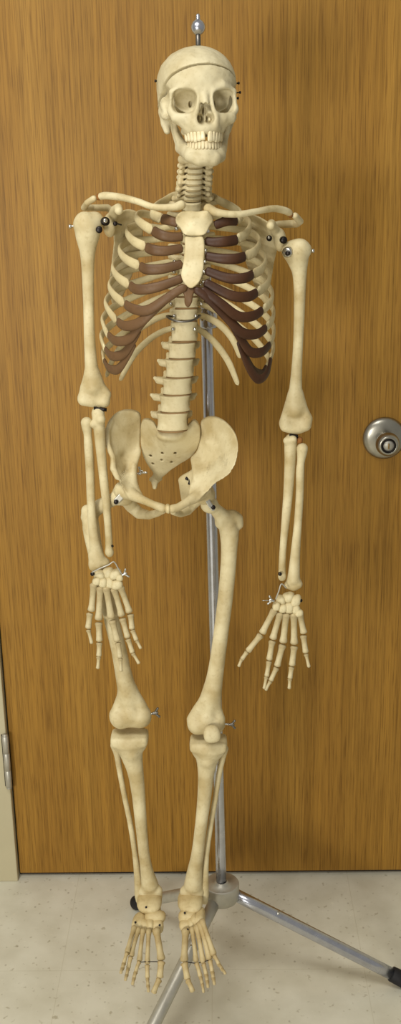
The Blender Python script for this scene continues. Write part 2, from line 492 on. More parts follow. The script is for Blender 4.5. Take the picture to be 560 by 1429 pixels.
link('keyhole', *boxmesh((kx - 0.0013, ky + 0.004 - 0.0668, kz - 0.006), (kx + 0.0013, ky + 0.004 - 0.0645, kz + 0.005), 0.0004), BRASS, rose)
# hinge barrel on the left edge
ht = P(6.5, 1026, FY - 0.004); hb = P(11.5, 1098, FY - 0.004)
hx = xl - 0.004
zt, zb = ht[2], hb[2]
hp = [(0, zb - 0.004), (0.005, zb - 0.003), (0.0068, zb)]
K = 3
for i in range(K):
    a = zb + (zt - zb) * i / K; b = zb + (zt - zb) * (i + 1) / K
    hp += [(0.0062, a + 0.0002), (0.0070, a + 0.001), (0.0070, b - 0.001), (0.0062, b - 0.0002)]
hp += [(0.0068, zt), (0.005, zt + 0.003), (0, zt + 0.004)]
hinge = link('hinge', *lathe(hp, (hx, FY - 0.006, 0), (0, 0, 1), 20), ALU, door)
link('hinge_leaf', *boxmesh((hx - 0.0095, FY - 0.0022, zb), (hx - 0.002, FY - 0.0002, zt), 0.0006), DARKM, hinge)

# ------------------------------------------------------------------ the stand
PY = -0.36
hub_c = P(309.5, 1241, PY)
top_c = P(291, 425, PY - 0.0); top2 = P(284.5, 300, PY)
stand = empty('skeleton_stand', (hub_c[0], hub_c[1], 0.0), 'silver metal tripod stand with upright pole behind the skeleton', 'stand')
pole_b = hub_c + np.array([-0.0, 0, -0.03])
pole = link('pole', *sweep(np.array([pole_b + (top2 - pole_b) * t for t in np.linspace(0, 1, 12)]), 0.0098, seg=32), CHROME, stand)
pd = (top2 - pole_b) / np.linalg.norm(top2 - pole_b)
hub = link('hub', *lathe([(0, -0.024), (0.024, -0.024), (0.030, -0.0215), (0.0328, -0.016), (0.0334, -0.011), (0.0334, 0.0125), (0.0325, 0.0142), (0.031, 0.0148), (0.0135, 0.0150), (0.0128, 0.0185), (0.0100, 0.019)], hub_c, pd, 48), ALU, stand)
def leg(tip_px, Y=None, r=0.0125):
    tip = P(tip_px[0], tip_px[1], Y) if Y is not None else None
    return tip
def floor_pt(px, py):
    d = FPX * fwd + (px - WPX / 2) * RT - (py - HPX / 2) * UP
    t = -CAM[2] / d[2]; return CAM + t * d
tips = [floor_pt(566, 1377), floor_pt(192, 1267), floor_pt(150, 1570)]
for i, tp in enumerate(tips):
    dirh = np.array([tp[0] - hub_c[0], tp[1] - hub_c[1], 0]); dirh /= np.linalg.norm(dirh)
    start = hub_c + dirh * 0.022 + np.array([0, 0, -0.010]); end = tp + np.array([0, 0, 0.014])
    ax = end - start; Ln = np.linalg.norm(ax); ax /= Ln
    tube_end = end - ax * 0.030
    lg = link('leg', *sweep(np.array([start + (tube_end - start) * t for t in np.linspace(0, 1, 8)]), 0.0118, seg=24), ALU if i else CHROME, stand)
    link('rubber_foot', *lathe([(0, 0.036), (0.010, 0.036), (0.0148, 0.032), (0.0158, 0.0), (0.0155, -0.004), (0.0125, -0.008), (0.0118, -0.006)], end, -ax * -1 if False else -ax, 24), RUBBER, lg)
    sp = start + (end - start) * 0.24
    link('rivet', *lathe([(0.0, 0.0135), (0.002, 0.0133), (0.0032, 0.0122), (0.0034, 0.010)], sp, np.cross(ax, np.cross([0, -0.5, 1.0], ax)), 14), STEEL, lg)

# clamp that holds the spine to the pole
cl = P(291, 443, PY - 0.002)
cpx = join(lathe([(0.0105, -0.016), (0.0145, -0.016), (0.0150, -0.013), (0.0150, 0.013), (0.0145, 0.016), (0.0105, 0.016)], cl, pd, 28))
clamp = link('clamp', *cpx, CHROME, stand)
link('clamp_screw', *lathe([(0, 0.026), (0.0045, 0.026), (0.005, 0.024), (0.005, 0.0155), (0.003, 0.015), (0.003, 0.012)], cl + np.array([-0.004, 0, -0.001]), (-0.2, -1, 0.15), 16), STEEL, clamp)

# ------------------------------------------------------------------ THE SKELETON
YB = -0.44
sk_base = P(246, 1385, -0.47)
SK = empty('human_skeleton', (float(P(240, 1300, -0.45)[0]), -0.45, 0.10), 'ivory human skeleton model with brown rib cartilage hanging in front of wooden door', 'skeleton')

def pts(lst):
    """(px, py, Y, r_px) -> [(world, radius)]"""
    return [(P(x, y, Y), r * U(y, Y)) for x, y, Y, r in lst]

# ---- skull: local photo-pixel units about the middle of the braincase
SKY = -0.455
sk_c = P(276, 138, SKY); u = U(138, SKY)
yaw = math.radians(8.5); rol = math.radians(0.5); tilt = math.radians(-3.0)
Rz = np.array([[math.cos(yaw), -math.sin(yaw), 0], [math.sin(yaw), math.cos(yaw), 0], [0, 0, 1]])
Rx = np.array([[1, 0, 0], [0, math.cos(tilt), -math.sin(tilt)], [0, math.sin(tilt), math.cos(tilt)]])
Ry = np.array([[math.cos(rol), 0, math.sin(rol)], [0, 1, 0], [-math.sin(rol), 0, math.cos(rol)]])
SR = Ry @ Rz @ Rx
def S2W(v): return sk_c + (np.asarray(v, float) * u) @ SR.T

def skull_sdf():
    s = Sdf()
    s.ell((0, 8, 20), (54.5, 82, 48.0), 4)
    s.ell((0, -28, 19), (47, 44, 42), 10)
    s.ell((0, 50, 10), (46, 42, 40), 8)
    for m in (-1, 1):
        s.ell((m * 37, 5, -4), (16, 42, 28), 8)                      # temporal squama
        s.chain([((m * 8, -66, 5), 6.5), ((m * 25, -66, 10), 5.5), ((m * 40, -55, 4), 5)], 6)      # brow
        s.chain([((m * 41, -54, 3), 4.2), ((m * 43.5, -52, -8), 4), ((m * 42.5, -52, -18), 5)], 4)   # outer rim
        s.chain([((m * 42, -52, -20), 5.5), ((m * 37, -58, -29), 7.5), ((m * 27, -65, -29.5), 6.2), ((m * 16, -70, -24), 4.5)], 6)
        s.chain([((m * 41, -48, -25), 5), ((m * 46, -30, -27), 3.6), ((m * 49, -8, -24), 3.4), ((m * 49, 6, -18), 4)], 4)  # arch
        s.chain([((m * 35, -57, -31), 6), ((m * 27, -60, -38), 6), ((m * 20, -60, -46), 5.5)], 6)
        s.chain([((m * 11, -70, 2), 3.8), ((m * 10, -74, -12), 3.4), ((m * 13.5, -75, -28), 4), ((m * 12, -77, -41), 5)], 5)
        s.chain([((m * 45, 14, -16), 9), ((m * 44, 8, -32), 7.5), ((m * 43.5, 4, -42), 4.5)], 6)        # mastoid
        s.ell((m * 16, -61, -37), (10, 14, 12), 8)
        s.seg((m * 20, -30, -24), (m * 18, -36, -50), 5, 4, 4)                                       # pterygoid
    s.chain([((0, -66, 5), 7.5), ((0, -73, -5), 5.2), ((0, -79, -14), 3.9)], 5)                       # nasal bones
    s.ell((0, -48, -32), (25, 24, 22), 6)
    s.ell((0, -40, -6), (39, 20, 20), 4)
    for a in np.linspace(-1, 1, 13):                                                                  # upper tooth row
        s.ball((24 * math.sin(a * 1.25) / math.sin(1.25), -79 + 34 * (1 - math.cos(a * 1.25)) / (1 - math.cos(1.25)), -45.5), 6.0, 5)
    s.ell((0, -46, -40), (22, 26, 9), 4)
    s.ell((0, 15, -30), (26, 40, 14), 8)                                                              # base
    for m in (-1, 1):
        R = np.array([[math.cos(m * 0.16), math.sin(m * 0.16), 0], [-math.sin(m * 0.16), math.cos(m * 0.16), 0], [0, 0, 1]])
        Rr = np.array([[math.cos(m * 0.14), 0, -math.sin(m * 0.14)], [0, 1, 0], [math.sin(m * 0.14), 0, math.cos(m * 0.14)]])
        s.box((m * 27, -70, -9), (15.4, 20, 14.4), 9.5, 3, True, Rr)
        s.ell((m * 25.5, -58, -9), (15.0, 21, 13.8), 2, True, R)
        s.ell((m * 16, -42, -11), (2.2, 8, 4.5), 1.5, True)
        s.ell((m * 5.0, -78, -31.5), (6.4, 22, 6.8), 2, True)
        s.ell((m * 48, -30, -6), (8, 20, 16), 8, True)                                                # temporal hollow
    s.ell((0, -80, -22), (4.6, 24, 10.0), 2, True)
    s.box((1.2, -58, -27), (0.7, 6, 12), 0.3, 0.6)                                                    # septum
    s.ell((7.0, -62, -33), (2.2, 7, 3.6), 1)                                                          # scroll bone
    s.ell((-6.5, -62, -31), (2.0, 6, 4.0), 1)
    s.ball((0, -78, -39.5), 2.2, 2)
    return s
sk = skull_sdf()
lo_, hi_ = sk.lo - 6, sk.hi + 6
hs = 1.25
n_ = np.ceil((hi_ - lo_) / hs).astype(int)
gx = np.stack(np.meshgrid(*[lo_[i] + hs * np.arange(n_[i]) for i in range(3)], indexing='ij'), -1)
SF = sk.field(gx.reshape(-1, 3)).reshape(n_)
SF += 0.55 * np.sin(0.17 * gx[..., 0] + 1.3 + 0.05 * gx[..., 2]) * np.sin(0.15 * gx[..., 1] + 0.4) * np.sin(0.19 * gx[..., 2] + 0.08 * gx[..., 0]) + 0.25 * np.sin(0.41 * gx[..., 0] + 0.2 * gx[..., 2]) * np.sin(0.37 * gx[..., 1]) * np.sin(0.45 * gx[..., 2])
cutn = np.array([-0.05, 0.52, 1.0]); cutn /= np.linalg.norm(cutn)
cutp = (gx @ cutn) - np.array([0, -68, 35.5]) @ cutn
V, F = nets(smax(SF, cutp + 1.0, 0.8), lo_, hs); V = relax(V, F, 2)
skull = link('skull', S2W(V), F, BONE_S, SK)
V, F = nets(smax(SF, -(cutp - 1.0), 0.8), lo_, hs)
cap = link('skullcap', S2W(V + np.array([-1.2, 0, 0.6])), F, BONE_S, SK)
del gx, SF, cutp

md = Sdf()
for m in (-1, 1):
    md.chain([((0, -76, -83), 9), ((m * 12, -75, -83), 9), ((m * 20.5, -63, -80), 8), ((m * 24.5, -40, -74), 7), ((m * 29.5, -12, -67), 6.5)], 5)
    md.chain([((m * 29, -10, -64), 6.5), ((m * 36, -6, -46), 4.4), ((m * 39.5, -4, -30), 4.2), ((m * 41, -4, -21), 4.4)], 5)
    md.chain([((m * 28, -24, -66), 6), ((m * 36, -21, -46), 3.8), ((m * 38.5, -22, -29), 3.2)], 5)
    md.chain([((m * 28, -16, -60), 6), ((m * 36.5, -13, -38), 3.8)], 4)
    md.chain([((m * 26, -30, -70), 6.5), ((m * 22, -48, -72), 6)], 4)
    md.chain([((m * 27, -24, -62), 5.5), ((m * 23.5, -44, -68), 6.5), ((m * 18, -64, -74), 7)], 7)
    md.ball((m * 9, -80, -87), 5.5, 6)
md.ball((0, -80.5, -84), 5.5, 6)
for a in np.linspace(-1, 1, 13):
    md.ball((22.5 * math.sin(a * 1.25) / math.sin(1.25), -77.5 + 33 * (1 - math.cos(a * 1.25)) / (1 - math.cos(1.25)), -74.5), 5.4, 4)
V, F = md.mesh(1.25)
def MDS(v): v = np.array(v, float); v[:, 0] += 2.6 + v[:, 1] * 0.034; return v
V = relax(V, F, 2)
mand = link('mandible', S2W(MDS(V)), F, BONE_S, SK)

def tooth(parent, a, z0, z1, w, dep, rx, y0, ry, missing=False):
    an = a * 1.25
    c = np.array([rx * math.sin(an) / math.sin(1.25), y0 + ry * (1 - math.cos(an)) / (1 - math.cos(1.25)), 0])
    tang = np.array([rx / math.sin(1.25) * math.cos(an), ry / (1 - math.cos(1.25)) * math.sin(an), 0]); tang /= np.linalg.norm(tang)
    nrm = np.array([tang[1], -tang[0], 0])
    bm = bmesh.new(); bmesh.ops.create_cube(bm, size=1)
    bmesh.ops.subdivide_edges(bm, edges=bm.edges[:], cuts=3, use_grid_fill=True)
    V = []
    for v in bm.verts:
        q = np.array(v.co) * 2; zz = q[2]
        s = q / max(np.linalg.norm(q), 1e-6); q = 0.62 * q + 0.38 * s * 1.25
        t = (zz + 1) / 2
        wid = w * (0.80 + 0.22 * t); th = dep * (1.0 - 0.45 * t)
        V.append(c + tang * q[0] * wid * 0.5 + nrm * q[1] * th * 0.5 + np.array([0, 0, z0 + (z1 - z0) * (q[2] + 1) / 2]))
    F = [[v.index for v in f.verts] for f in bm.faces]; bm.free()
    link('tooth', S2W(MDS(V) if parent is mand else np.array(V)), F, TOOTH, parent)
up = np.linspace(-0.86, 0.86, 13)
for i, a in enumerate(up):
    if i == 6: continue                                          # the gap in the front row
    L_ = -61 if abs(i - 6) < 5 else -59.5
    if i == 5: L_ = -59.5
    tooth(skull, a, -48.5, L_ + random.uniform(-1.0, 1.0), 5.6 if abs(i - 6) > 1 else 6.4, 6.0, 25.5, -82.5, 33)
for i, a in enumerate(np.linspace(-0.82, 0.82, 13)):
    tooth(mand, a, -71.5, -60.8 + random.uniform(-0.9, 0.7), 5.0, 5.5, 24.0, -80.5, 31)

# pin through the crown with a steel ball
pt = P(277, 70, SKY); pb = P(276.7, 38, SKY)
um = U(40, SKY)
hr = link('crown_rod', *lathe([(0, -0.012), (0.0036, -0.012), (0.0036, 0.030), (0, 0.030)], pt, (0, 0, 1), 20), GUN, SK)
link('crown_ball', *lathe([(0.0001, -0.0105)] + [(0.0100 * math.sin(t), -0.0105 * math.cos(t)) for t in np.linspace(0.3, PI - 0.35, 14)] + [(0.0030, 0.0108), (0.0030, 0.0150), (0.0018, 0.0172), (0, 0.0176)], pb, (0, 0, 1), 32), CHROME, hr)
for (px, py, Y, dx) in ((217.5, 113, SKY, -1), (333, 116, SKY, 1), (335, 129, SKY + 0.0, 1), (332, 137, SKY, 1)):
    c = P(px, py, Y)
    link('skull_pin', *lathe([(0, 0.002), (0.0018, 0.0015), (0.0018, -0.001), (0.0009, -0.001), (0.0009, -0.012), (0, -0.012)], c, (dx, 0, 0.1), 12), DARKM, skull)

# ---- spine
def vertebra(name, c, w, h, dep, tp, sp, tpup=0.0, tpr=0.0035, mat=BONE, tiltx=0.0, disc=True, hgap=0.003, arch=True, hres=0.0012, cerv=False, rsc=1.0, tpe=0.9):
    """c body centre, w half width, h height, dep half depth, tp transverse reach, sp spinous reach"""
    s = Sdf()
    ct, st = math.cos(tiltx), math.sin(tiltx)
    R = np.array([[1, 0, 0], [0, ct, -st], [0, st, ct]])
    hb_ = h - hgap
    def body(p):
        q = (p - c) @ R
        z = q[:, 2] / (hb_ / 2); waist = 1 - 0.11 * np.clip(1 - z * z, 0, 1)
        rr = np.sqrt((q[:, 0] / w) ** 2 + (q[:, 1] / dep) ** 2) / waist
        d1 = (rr - 1) * min(w, dep); d2 = np.abs(q[:, 2]) - hb_ / 2
        e = 0.0012; d1 = d1 + e; d2 = d2 + e
        return np.sqrt(np.maximum(d1, 0) ** 2 + np.maximum(d2, 0) ** 2) + np.minimum(np.maximum(d1, d2), 0) - e
    s.fn(body, c - np.array([w, dep, hb_ * 0.7]), c + np.array([w, dep, hb_ * 0.7]), 0.003)
    if arch:
        yb = dep * 1.0
        for m in (-1, 1):
            p0 = c + np.array([m * w * 0.62, yb * 0.8, h * 0.16]); p1 = c + np.array([m * w * 0.72, yb + 0.010, h * 0.05])
            s.seg(p0, p1, h * 0.2, h * 0.2, 0.003)
            s.seg(p1, c + np.array([0, yb + 0.020, -h * 0.15]), h * 0.18, h * 0.18, 0.003)
            s.chain([(p1, tpr * 1.1), (c + np.array([m * (w + (tp - w) * 0.5) * (1 if m < 0 else rsc), yb + 0.011, tpup * 0.5]), tpr * 1.05), (c + np.array([m * tp * (1 if m < 0 else rsc), yb + 0.014, tpup]), tpr * tpe)], 0.003)
            if cerv: s.chain([(c + np.array([m * w * 1.52, yb * 1.3, h * 0.28]), 0.0050), (c + np.array([m * w * 1.62, yb * 1.7, -h * 0.35]), 0.0056)], 0.003); s.chain([(c + np.array([m * w * 0.85, yb * 0.55, h * 0.1]), 0.0030), (c + np.array([m * w * 1.25, yb * 0.9, -h * 0.1]), 0.0022), (c + np.array([m * tp * random.uniform(.86, 1.0), yb * random.uniform(0.3, .8), -h * random.uniform(0.1, 0.5)]), random.uniform(0.0028, 0.0042))], 0.002)
            s.seg(p1 + np.array([m * 0.002, 0.003, -h * 0.45]), p1 + np.array([m * 0.002, 0.004, h * 0.5]), 0.0036, 0.0034, 0.003)
        s.seg(c + np.array([0, yb + 0.018, -h * 0.2]), c + np.array([0, yb + 0.018 + sp * 0.8, -h * 0.2 - sp * 0.45]), 0.0035, 0.003, 0.003)
    o = bone(name, s, hres, mat, SK)
    if disc:
        dz = R @ np.array([0, 0, 1.0])
        cc = c - dz * (h / 2)
        V, F = lathe([(0, -hgap * 0.62), (0.80, -hgap * 0.62), (0.91, -hgap * 0.3), (0.94, 0), (0.91, hgap * 0.3), (0.80, hgap * 0.62), (0, hgap * 0.62)], (0, 0, 0), (0, 0, 1), 28)
        V = np.array(V); V = (V * np.array([w, dep, 1.0])) @ R.T + cc
        link('disc', V, F, DISC_L if cerv else DISC, o)
    return o

def body_px(x, y0, y1, wpx, Y):
    a = P(x, y0, Y); b = P(x, y1, Y)
    return (a + b) / 2, wpx * U((y0 + y1) / 2, Y), abs(a[2] - b[2])

# lumbar and the lowest thoracic bodies seen in full
LUM = [('lumbar_vertebra', 253.8, 477, 500, 19.6, -0.450, 28), ('lumbar_vertebra', 250.5, 500, 526, 20.2, -0.457, 30.5), ('lumbar_vertebra', 247.2, 526, 550, 21.0, -0.463, 32.5),
       ('lumbar_vertebra', 244, 550, 574, 21.8, -0.467, 34), ('lumbar_vertebra', 240.6, 574, 600, 22.6, -0.468, 30)]
for nm, x, y0, y1, w, Y, tp in LUM:
    c, wm, h = body_px(x, y0, y1, w, Y)
    vertebra(nm, c, wm, h, wm * 0.78, tp * U(y0, Y), 0.022, tpup=0.006, tpr=0.0056, tiltx=-0.05, rsc=0.85, tpe=0.5)
TH = [0, 287, 302, 317, 332, 347, 363, 377, 391.5, 406.5, 422, 439, 457.5]
def th_x(k): return np.interp(k, [1, 4, 8, 12], [268.5, 267, 263, 257])
def th_y(k): return np.interp(k, [1, 4, 6, 9, 12], [-0.454, -0.425, -0.418, -0.424, -0.442])
for k in range(1, 13):
    y0 = (TH[k - 1] + TH[k]) / 2 if k > 1 else 279.5; y1 = (TH[k] + TH[k + 1]) / 2 if k < 12 else 477
    w = np.interp(k, [1, 4, 8, 12], [13.5, 13, 15.5, 19])
    c, wm, h = body_px(th_x(k), y0, y1, w, th_y(k))
    vertebra('thoracic_vertebra', c, wm, h, wm * 0.85, np.interp(k, [1, 10, 11, 12], [33, 25, 20, 17]) * U(380, YB), 0.022, tpup=0.003, tpr=0.0042, tiltx=np.interp(k, [1, 6, 12], [0.3, 0.0, -0.15]), hres=0.0014)
CY = [226, 235, 243, 251, 258.5, 266, 273, 280]
for k in range(7):
    y0 = CY[k] - 0.5; y1 = CY[k + 1] - 0.5
    x = np.interp(k, [0, 6], [273, 269]); Y = np.interp(k, [0, 3, 6], [-0.455, -0.468, -0.455])
    c, wm, h = body_px(x, y0, y1, np.interp(k, [0, 6], [11.5, 13.5]), Y)
    s_ = vertebra('cervical_vertebra', c, wm, h, wm * 0.75, np.interp(k, [0, 5, 6], [23, 22, 27]) * U(y0, Y), 0.014 if k < 5 else 0.03, tpup=-0.001, tpr=0.0042, tiltx=0.12, hgap=0.0022, hres=0.0011, cerv=True)
# upper neck ring between the skull and the first visible vertebra
c = P(274, 222, -0.452)
a_ = Sdf()
for m in (-1, 1):
    a_.chain([(c + np.array([0, -0.012, 0]), 0.004), (c + np.array([m * 0.013, -0.006, 0]), 0.006), (c + np.array([m * 0.020, 0.004, 0]), 0.007), (c + np.array([m * 0.012, 0.020, 0]), 0.004), (c + np.array([0, 0.026, 0]), 0.0035)], 0.004)
bone('atlas_vertebra', a_, 0.0012, BONE, SK)

# ---- breastbone
MY = -0.535; BY0, BY1 = -0.548, -0.585
s = Sdf(); plate(s, [(249, 298, MY), (260, 294, MY + .004), (276, 295, MY + .004), (290, 294, MY), (298, 306, MY + .003), (293, 316, MY - .004), (286, 327, BY0), (272, 329, BY0), (258, 327, BY0), (252, 319, MY - .004), (245, 309, MY + .003)], [(271, 310, MY - .006)], 0.0055, rim_th=0.0045)
stern = bone('sternum', s, 0.0013, BONE, SK)
s = Sdf(); plate(s, [(259, 330, BY0), (271, 331, BY0), (283, 330, BY0), (286, 345, BY0 - .008), (285, 362, BY0 - .016), (284, 378, BY0 - .025), (279, 392, BY1 - .002), (268, 402, BY1 - .004), (259, 397, BY1), (253, 384, BY0 - .028), (256, 366, BY0 - .018), (258, 346, BY0 - .008)], [(270, 366, BY0 - .018)], 0.0052, rim_th=0.0045)
bone('sternum_body', s, 0.0013, BONE, stern)
s = Sdf(); plate(s, [(252, 398, BY1), (268, 400, BY1), (275, 402, BY1), (270, 411, BY1 - .002), (268, 422, BY1 - .002), (263, 429, BY1), (258, 424, BY1), (257, 412, BY1 - .002)], [], 0.0032, rim_th=0.003)
bone('xiphoid_process', s, 0.0012, CART, stern)

# ---- ribs
AXC = P(264, 390, -0.475)
def strip(name, ctl, w_px, t_m, mat, parent, e=0.05, n=40, wprof=None):
    W = [P(x, y, Y) for x, y, Y in ctl]
    path = spline(W, n); t = np.linspace(0, 1, n)
    nrm = path - AXC; nrm[:, 2] *= 0.15
    nrm /= np.linalg.norm(nrm, axis=1)[:, None]
    um_ = U(390, -0.47)
    w = np.full(n, w_px * um_) if wprof is None else np.interp(t, np.linspace(0, 1, len(wprof)), wprof) * um_
    w = cap_profile(t, w, e); th = cap_profile(t, np.full(n, t_m), e * 0.6)
    V, F = sweep(path, w, th, nrm, 14)
    return link(name, V, F, mat, parent)

# image left: lateral turn and front end of each bone, then its cartilage
def vx(k, side): return float(th_x(k)) + side * 12
BACK = -0.372
LFT = {1: dict(bone=[(246, 273, -.418), (229, 281, -.44), (214, 291, -.475), (214, 300, -.50), (226, 305, -.515)], cart=[(226, 305, -.515), (238, 308, -.53), (249, 312, -.532)]),
       2: dict(bone=[(225, 303, -.395), (199, 298, -.425), (190, 303, -.47), (199, 313, -.51), (213.5, 322, -.535)], cart=[(213, 321.5, -.535), (225, 328, -.547), (240, 331, -.548), (256, 330, -.545)]),
       3: dict(bone=[(222, 318, -.385), (190, 315, -.41), (177, 323, -.46), (186, 336, -.52), (204, 345, -.548)], cart=[(203.5, 344.5, -.548), (214, 349, -.56), (232, 350, -.562), (256, 346, -.555)]),
       4: dict(bone=[(218, 334, -.376), (184, 336, -.40), (167, 347, -.46), (175, 361, -.52), (195.5, 372, -.556)], cart=[(195, 371.5, -.556), (206, 376, -.57), (228, 375, -.573), (256, 368, -.566)]),
       5: dict(bone=[(215, 352, -.372), (176, 358, -.40), (158, 371, -.46), (164, 386, -.525), (181, 398, -.560)], cart=[(180.5, 397.5, -.56), (192, 404, -.575), (218, 401, -.583), (256, 388, -.578)]),
       6: dict(bone=[(213, 370, -.372), (172, 380, -.40), (153.5, 396, -.46), (158, 410, -.52), (174, 424, -.556)], cart=[(173.5, 423.5, -.556), (186, 431, -.572), (206, 433, -.583), (232, 417, -.59), (260, 398, -.588)]),
       7: dict(bone=[(212, 387, -.374), (168, 402, -.40), (148.5, 419, -.46), (151, 432, -.51), (163, 448, -.545)], cart=[(162.5, 447.5, -.545), (175, 455, -.562), (195, 450, -.575), (216, 431, -.583), (240, 411, -.59), (262, 399, -.59)]),
       8: dict(bone=[(211, 404, -.378), (164, 425, -.40), (144.5, 443, -.455), (145, 455, -.495), (151, 468, -.525)], cart=[(150.5, 467, -.525), (162, 476, -.545), (180, 473, -.558), (194, 456, -.568), (208, 440, -.577)]),
       9: dict(bone=[(211, 421, -.382), (164, 447, -.40), (143, 466, -.445), (142.5, 476, -.475), (147, 488, -.505)], cart=[(146.5, 487, -.505), (156, 497, -.525), (172, 494, -.54), (184, 478, -.552), (195, 459, -.564)]),
       10: dict(bone=[(212, 438, -.386), (168, 468, -.40), (146, 489, -.44), (144.5, 497, -.46), (146, 506, -.485)], cart=[(145.5, 503, -.485), (152, 514, -.505), (165, 515, -.525), (177, 498, -.54), (188, 478, -.553)]),
       11: dict(bone=[(220, 444, -.392), (185, 466, -.395), (160, 497, -.405), (148, 527, -.425)], cart=None),
       12: dict(bone=[(226, 463, -.412), (207, 475, -.402), (186, 497, -.402), (167, 532, -.415)], cart=None)}
RGT = {1: dict(bone=[(292, 274, -.418), (310, 282, -.44), (328, 291, -.47), (337, 299, -.495), (331, 308, -.515)], cart=[(331, 308, -.515), (318, 308, -.528), (299, 315, -.53)]),
       2: dict(bone=[(309, 303, -.395), (337, 303, -.425), (349, 312, -.46), (344, 326, -.505), (331, 334, -.535)], cart=[(332, 334.5, -.535), (316, 337, -.547), (300, 338, -.548), (286, 336, -.545)]),
       3: dict(bone=[(312, 318, -.385), (347, 323, -.41), (362, 335, -.46), (357, 350, -.52), (342, 358, -.548)], cart=[(343, 357.5, -.548), (330, 361, -.56), (310, 361, -.562), (286, 357, -.556)]),
       4: dict(bone=[(314, 334, -.376), (352, 343, -.40), (370, 358, -.46), (367, 374, -.52), (353, 383, -.556)], cart=[(354, 382.5, -.556), (341, 388, -.57), (318, 388, -.573), (286, 377, -.568)]),
       5: dict(bone=[(315, 352, -.372), (356, 364, -.40), (375, 381, -.46), (373, 397, -.52), (359, 408, -.560)], cart=[(360, 407.5, -.56), (346, 414, -.575), (322, 412, -.583), (284, 393, -.58)]),
       6: dict(bone=[(315, 370, -.372), (358, 386, -.40), (378, 404, -.46), (379, 420, -.52), (367, 433, -.556)], cart=[(368, 432, -.556), (353, 441, -.572), (332, 441, -.583), (308, 423, -.59), (279, 402, -.588)]),
       7: dict(bone=[(314, 387, -.374), (359, 408, -.40), (379.5, 428, -.46), (381, 444, -.51), (372, 457, -.545)], cart=[(373.5, 456, -.545), (359, 466, -.562), (338, 464, -.575), (316, 442, -.583), (290, 416, -.59), (270, 402, -.59)]),
       8: dict(bone=[(313, 404, -.378), (359, 430, -.40), (379.5, 452, -.455), (382, 467, -.495), (377, 481, -.525)], cart=[(378, 480, -.525), (366, 491, -.545), (350, 491, -.558), (336, 472, -.568), (321, 448, -.577)]),
       9: dict(bone=[(312, 421, -.382), (357, 452, -.40), (378, 475, -.445), (381.5, 487, -.475), (378, 500, -.505)], cart=[(378.5, 499, -.505), (373, 521, -.525), (361, 529, -.54), (348, 513, -.552), (333, 474, -.564)]),
       10: dict(bone=[(310, 438, -.386), (352, 470, -.40), (372, 494, -.44), (375, 503, -.46), (372, 513, -.485)], cart=[(372, 511, -.485), (364, 522, -.50), (352, 515, -.525), (341, 493, -.545)]),
       11: dict(bone=[(289, 443, -.392), (308, 454, -.390), (325, 474, -.395), (336, 500, -.415)], cart=None),
       12: dict(bone=[(278, 460, -.412), (298, 476, -.392), (318, 503, -.390), (333, 538, -.405)], cart=None)}
for side, TB in ((-1, LFT), (1, RGT)):
    for k, d in TB.items():
        head = (vx(k, side), TH[k] - 1, th_y(k) + 0.016)
        ctl = [head] + d['bone']
        wp = [3.8, 5.0, 5.6, 6.2, 6.9] if 2 <= k <= 9 else ([3.6, 4.6, 5.2, 5.6, 5.8] if k > 9 else [4, 6, 7, 7, 7])
        if k >= 11: wp = [3.6, 4.8, 5.5, 5.5, 4.2]
        r = strip('rib', ctl, 6, 0.0026, BONE_P, SK, n=44, wprof=wp, e=0.03 if k < 11 else 0.06)
        if d['cart']:
            if k <= 5: cw = [6.6, 6.9, 6.7, 6.2, 5.6]
            elif k <= 7: cw = [6.6, 7.0, 6.6, 5.8, 5.2]
            else: cw = [6.4, 7.0, 6.6, 5.8, 4.8]
            strip('costal_cartilage', d['cart'], 6.5, 0.0028, CART if side < 0 else CART_SHADE, r, n=36, wprof=cw, e=0.05)  # one cartilage in two tones: lit left side, shaded right side
        # small silver clip at the back joint
        if 3 <= k <= 12:
            c = P(vx(k, side) + side * (9 if k < 11 else 3), TH[k] + 2, th_y(k) + (0.004 if k < 11 else -0.012))
            link('rib_clip', *lathe([(0, 0.003), (0.0026, 0.0024), (0.003, 0), (0.0026, -0.003), (0, -0.003)], c, (side * 0.3, -1, 0.2), 10), STEEL, r)
# dark wire ring that ties the spine to the stand
tt = np.linspace(0, 2 * PI, 48, endpoint=False)
rc = P(256.5, 443.5, -0.44); um = U(446, -0.44)
ring = np.array([rc + np.array([23.5 * um * math.cos(a), 19 * um * math.sin(a), 0.003 * math.cos(2 * a)]) for a in np.linspace(0, 2 * PI, 60)])
link('spine_wire', *sweep(ring, 0.0016, seg=8), GUN, SK)

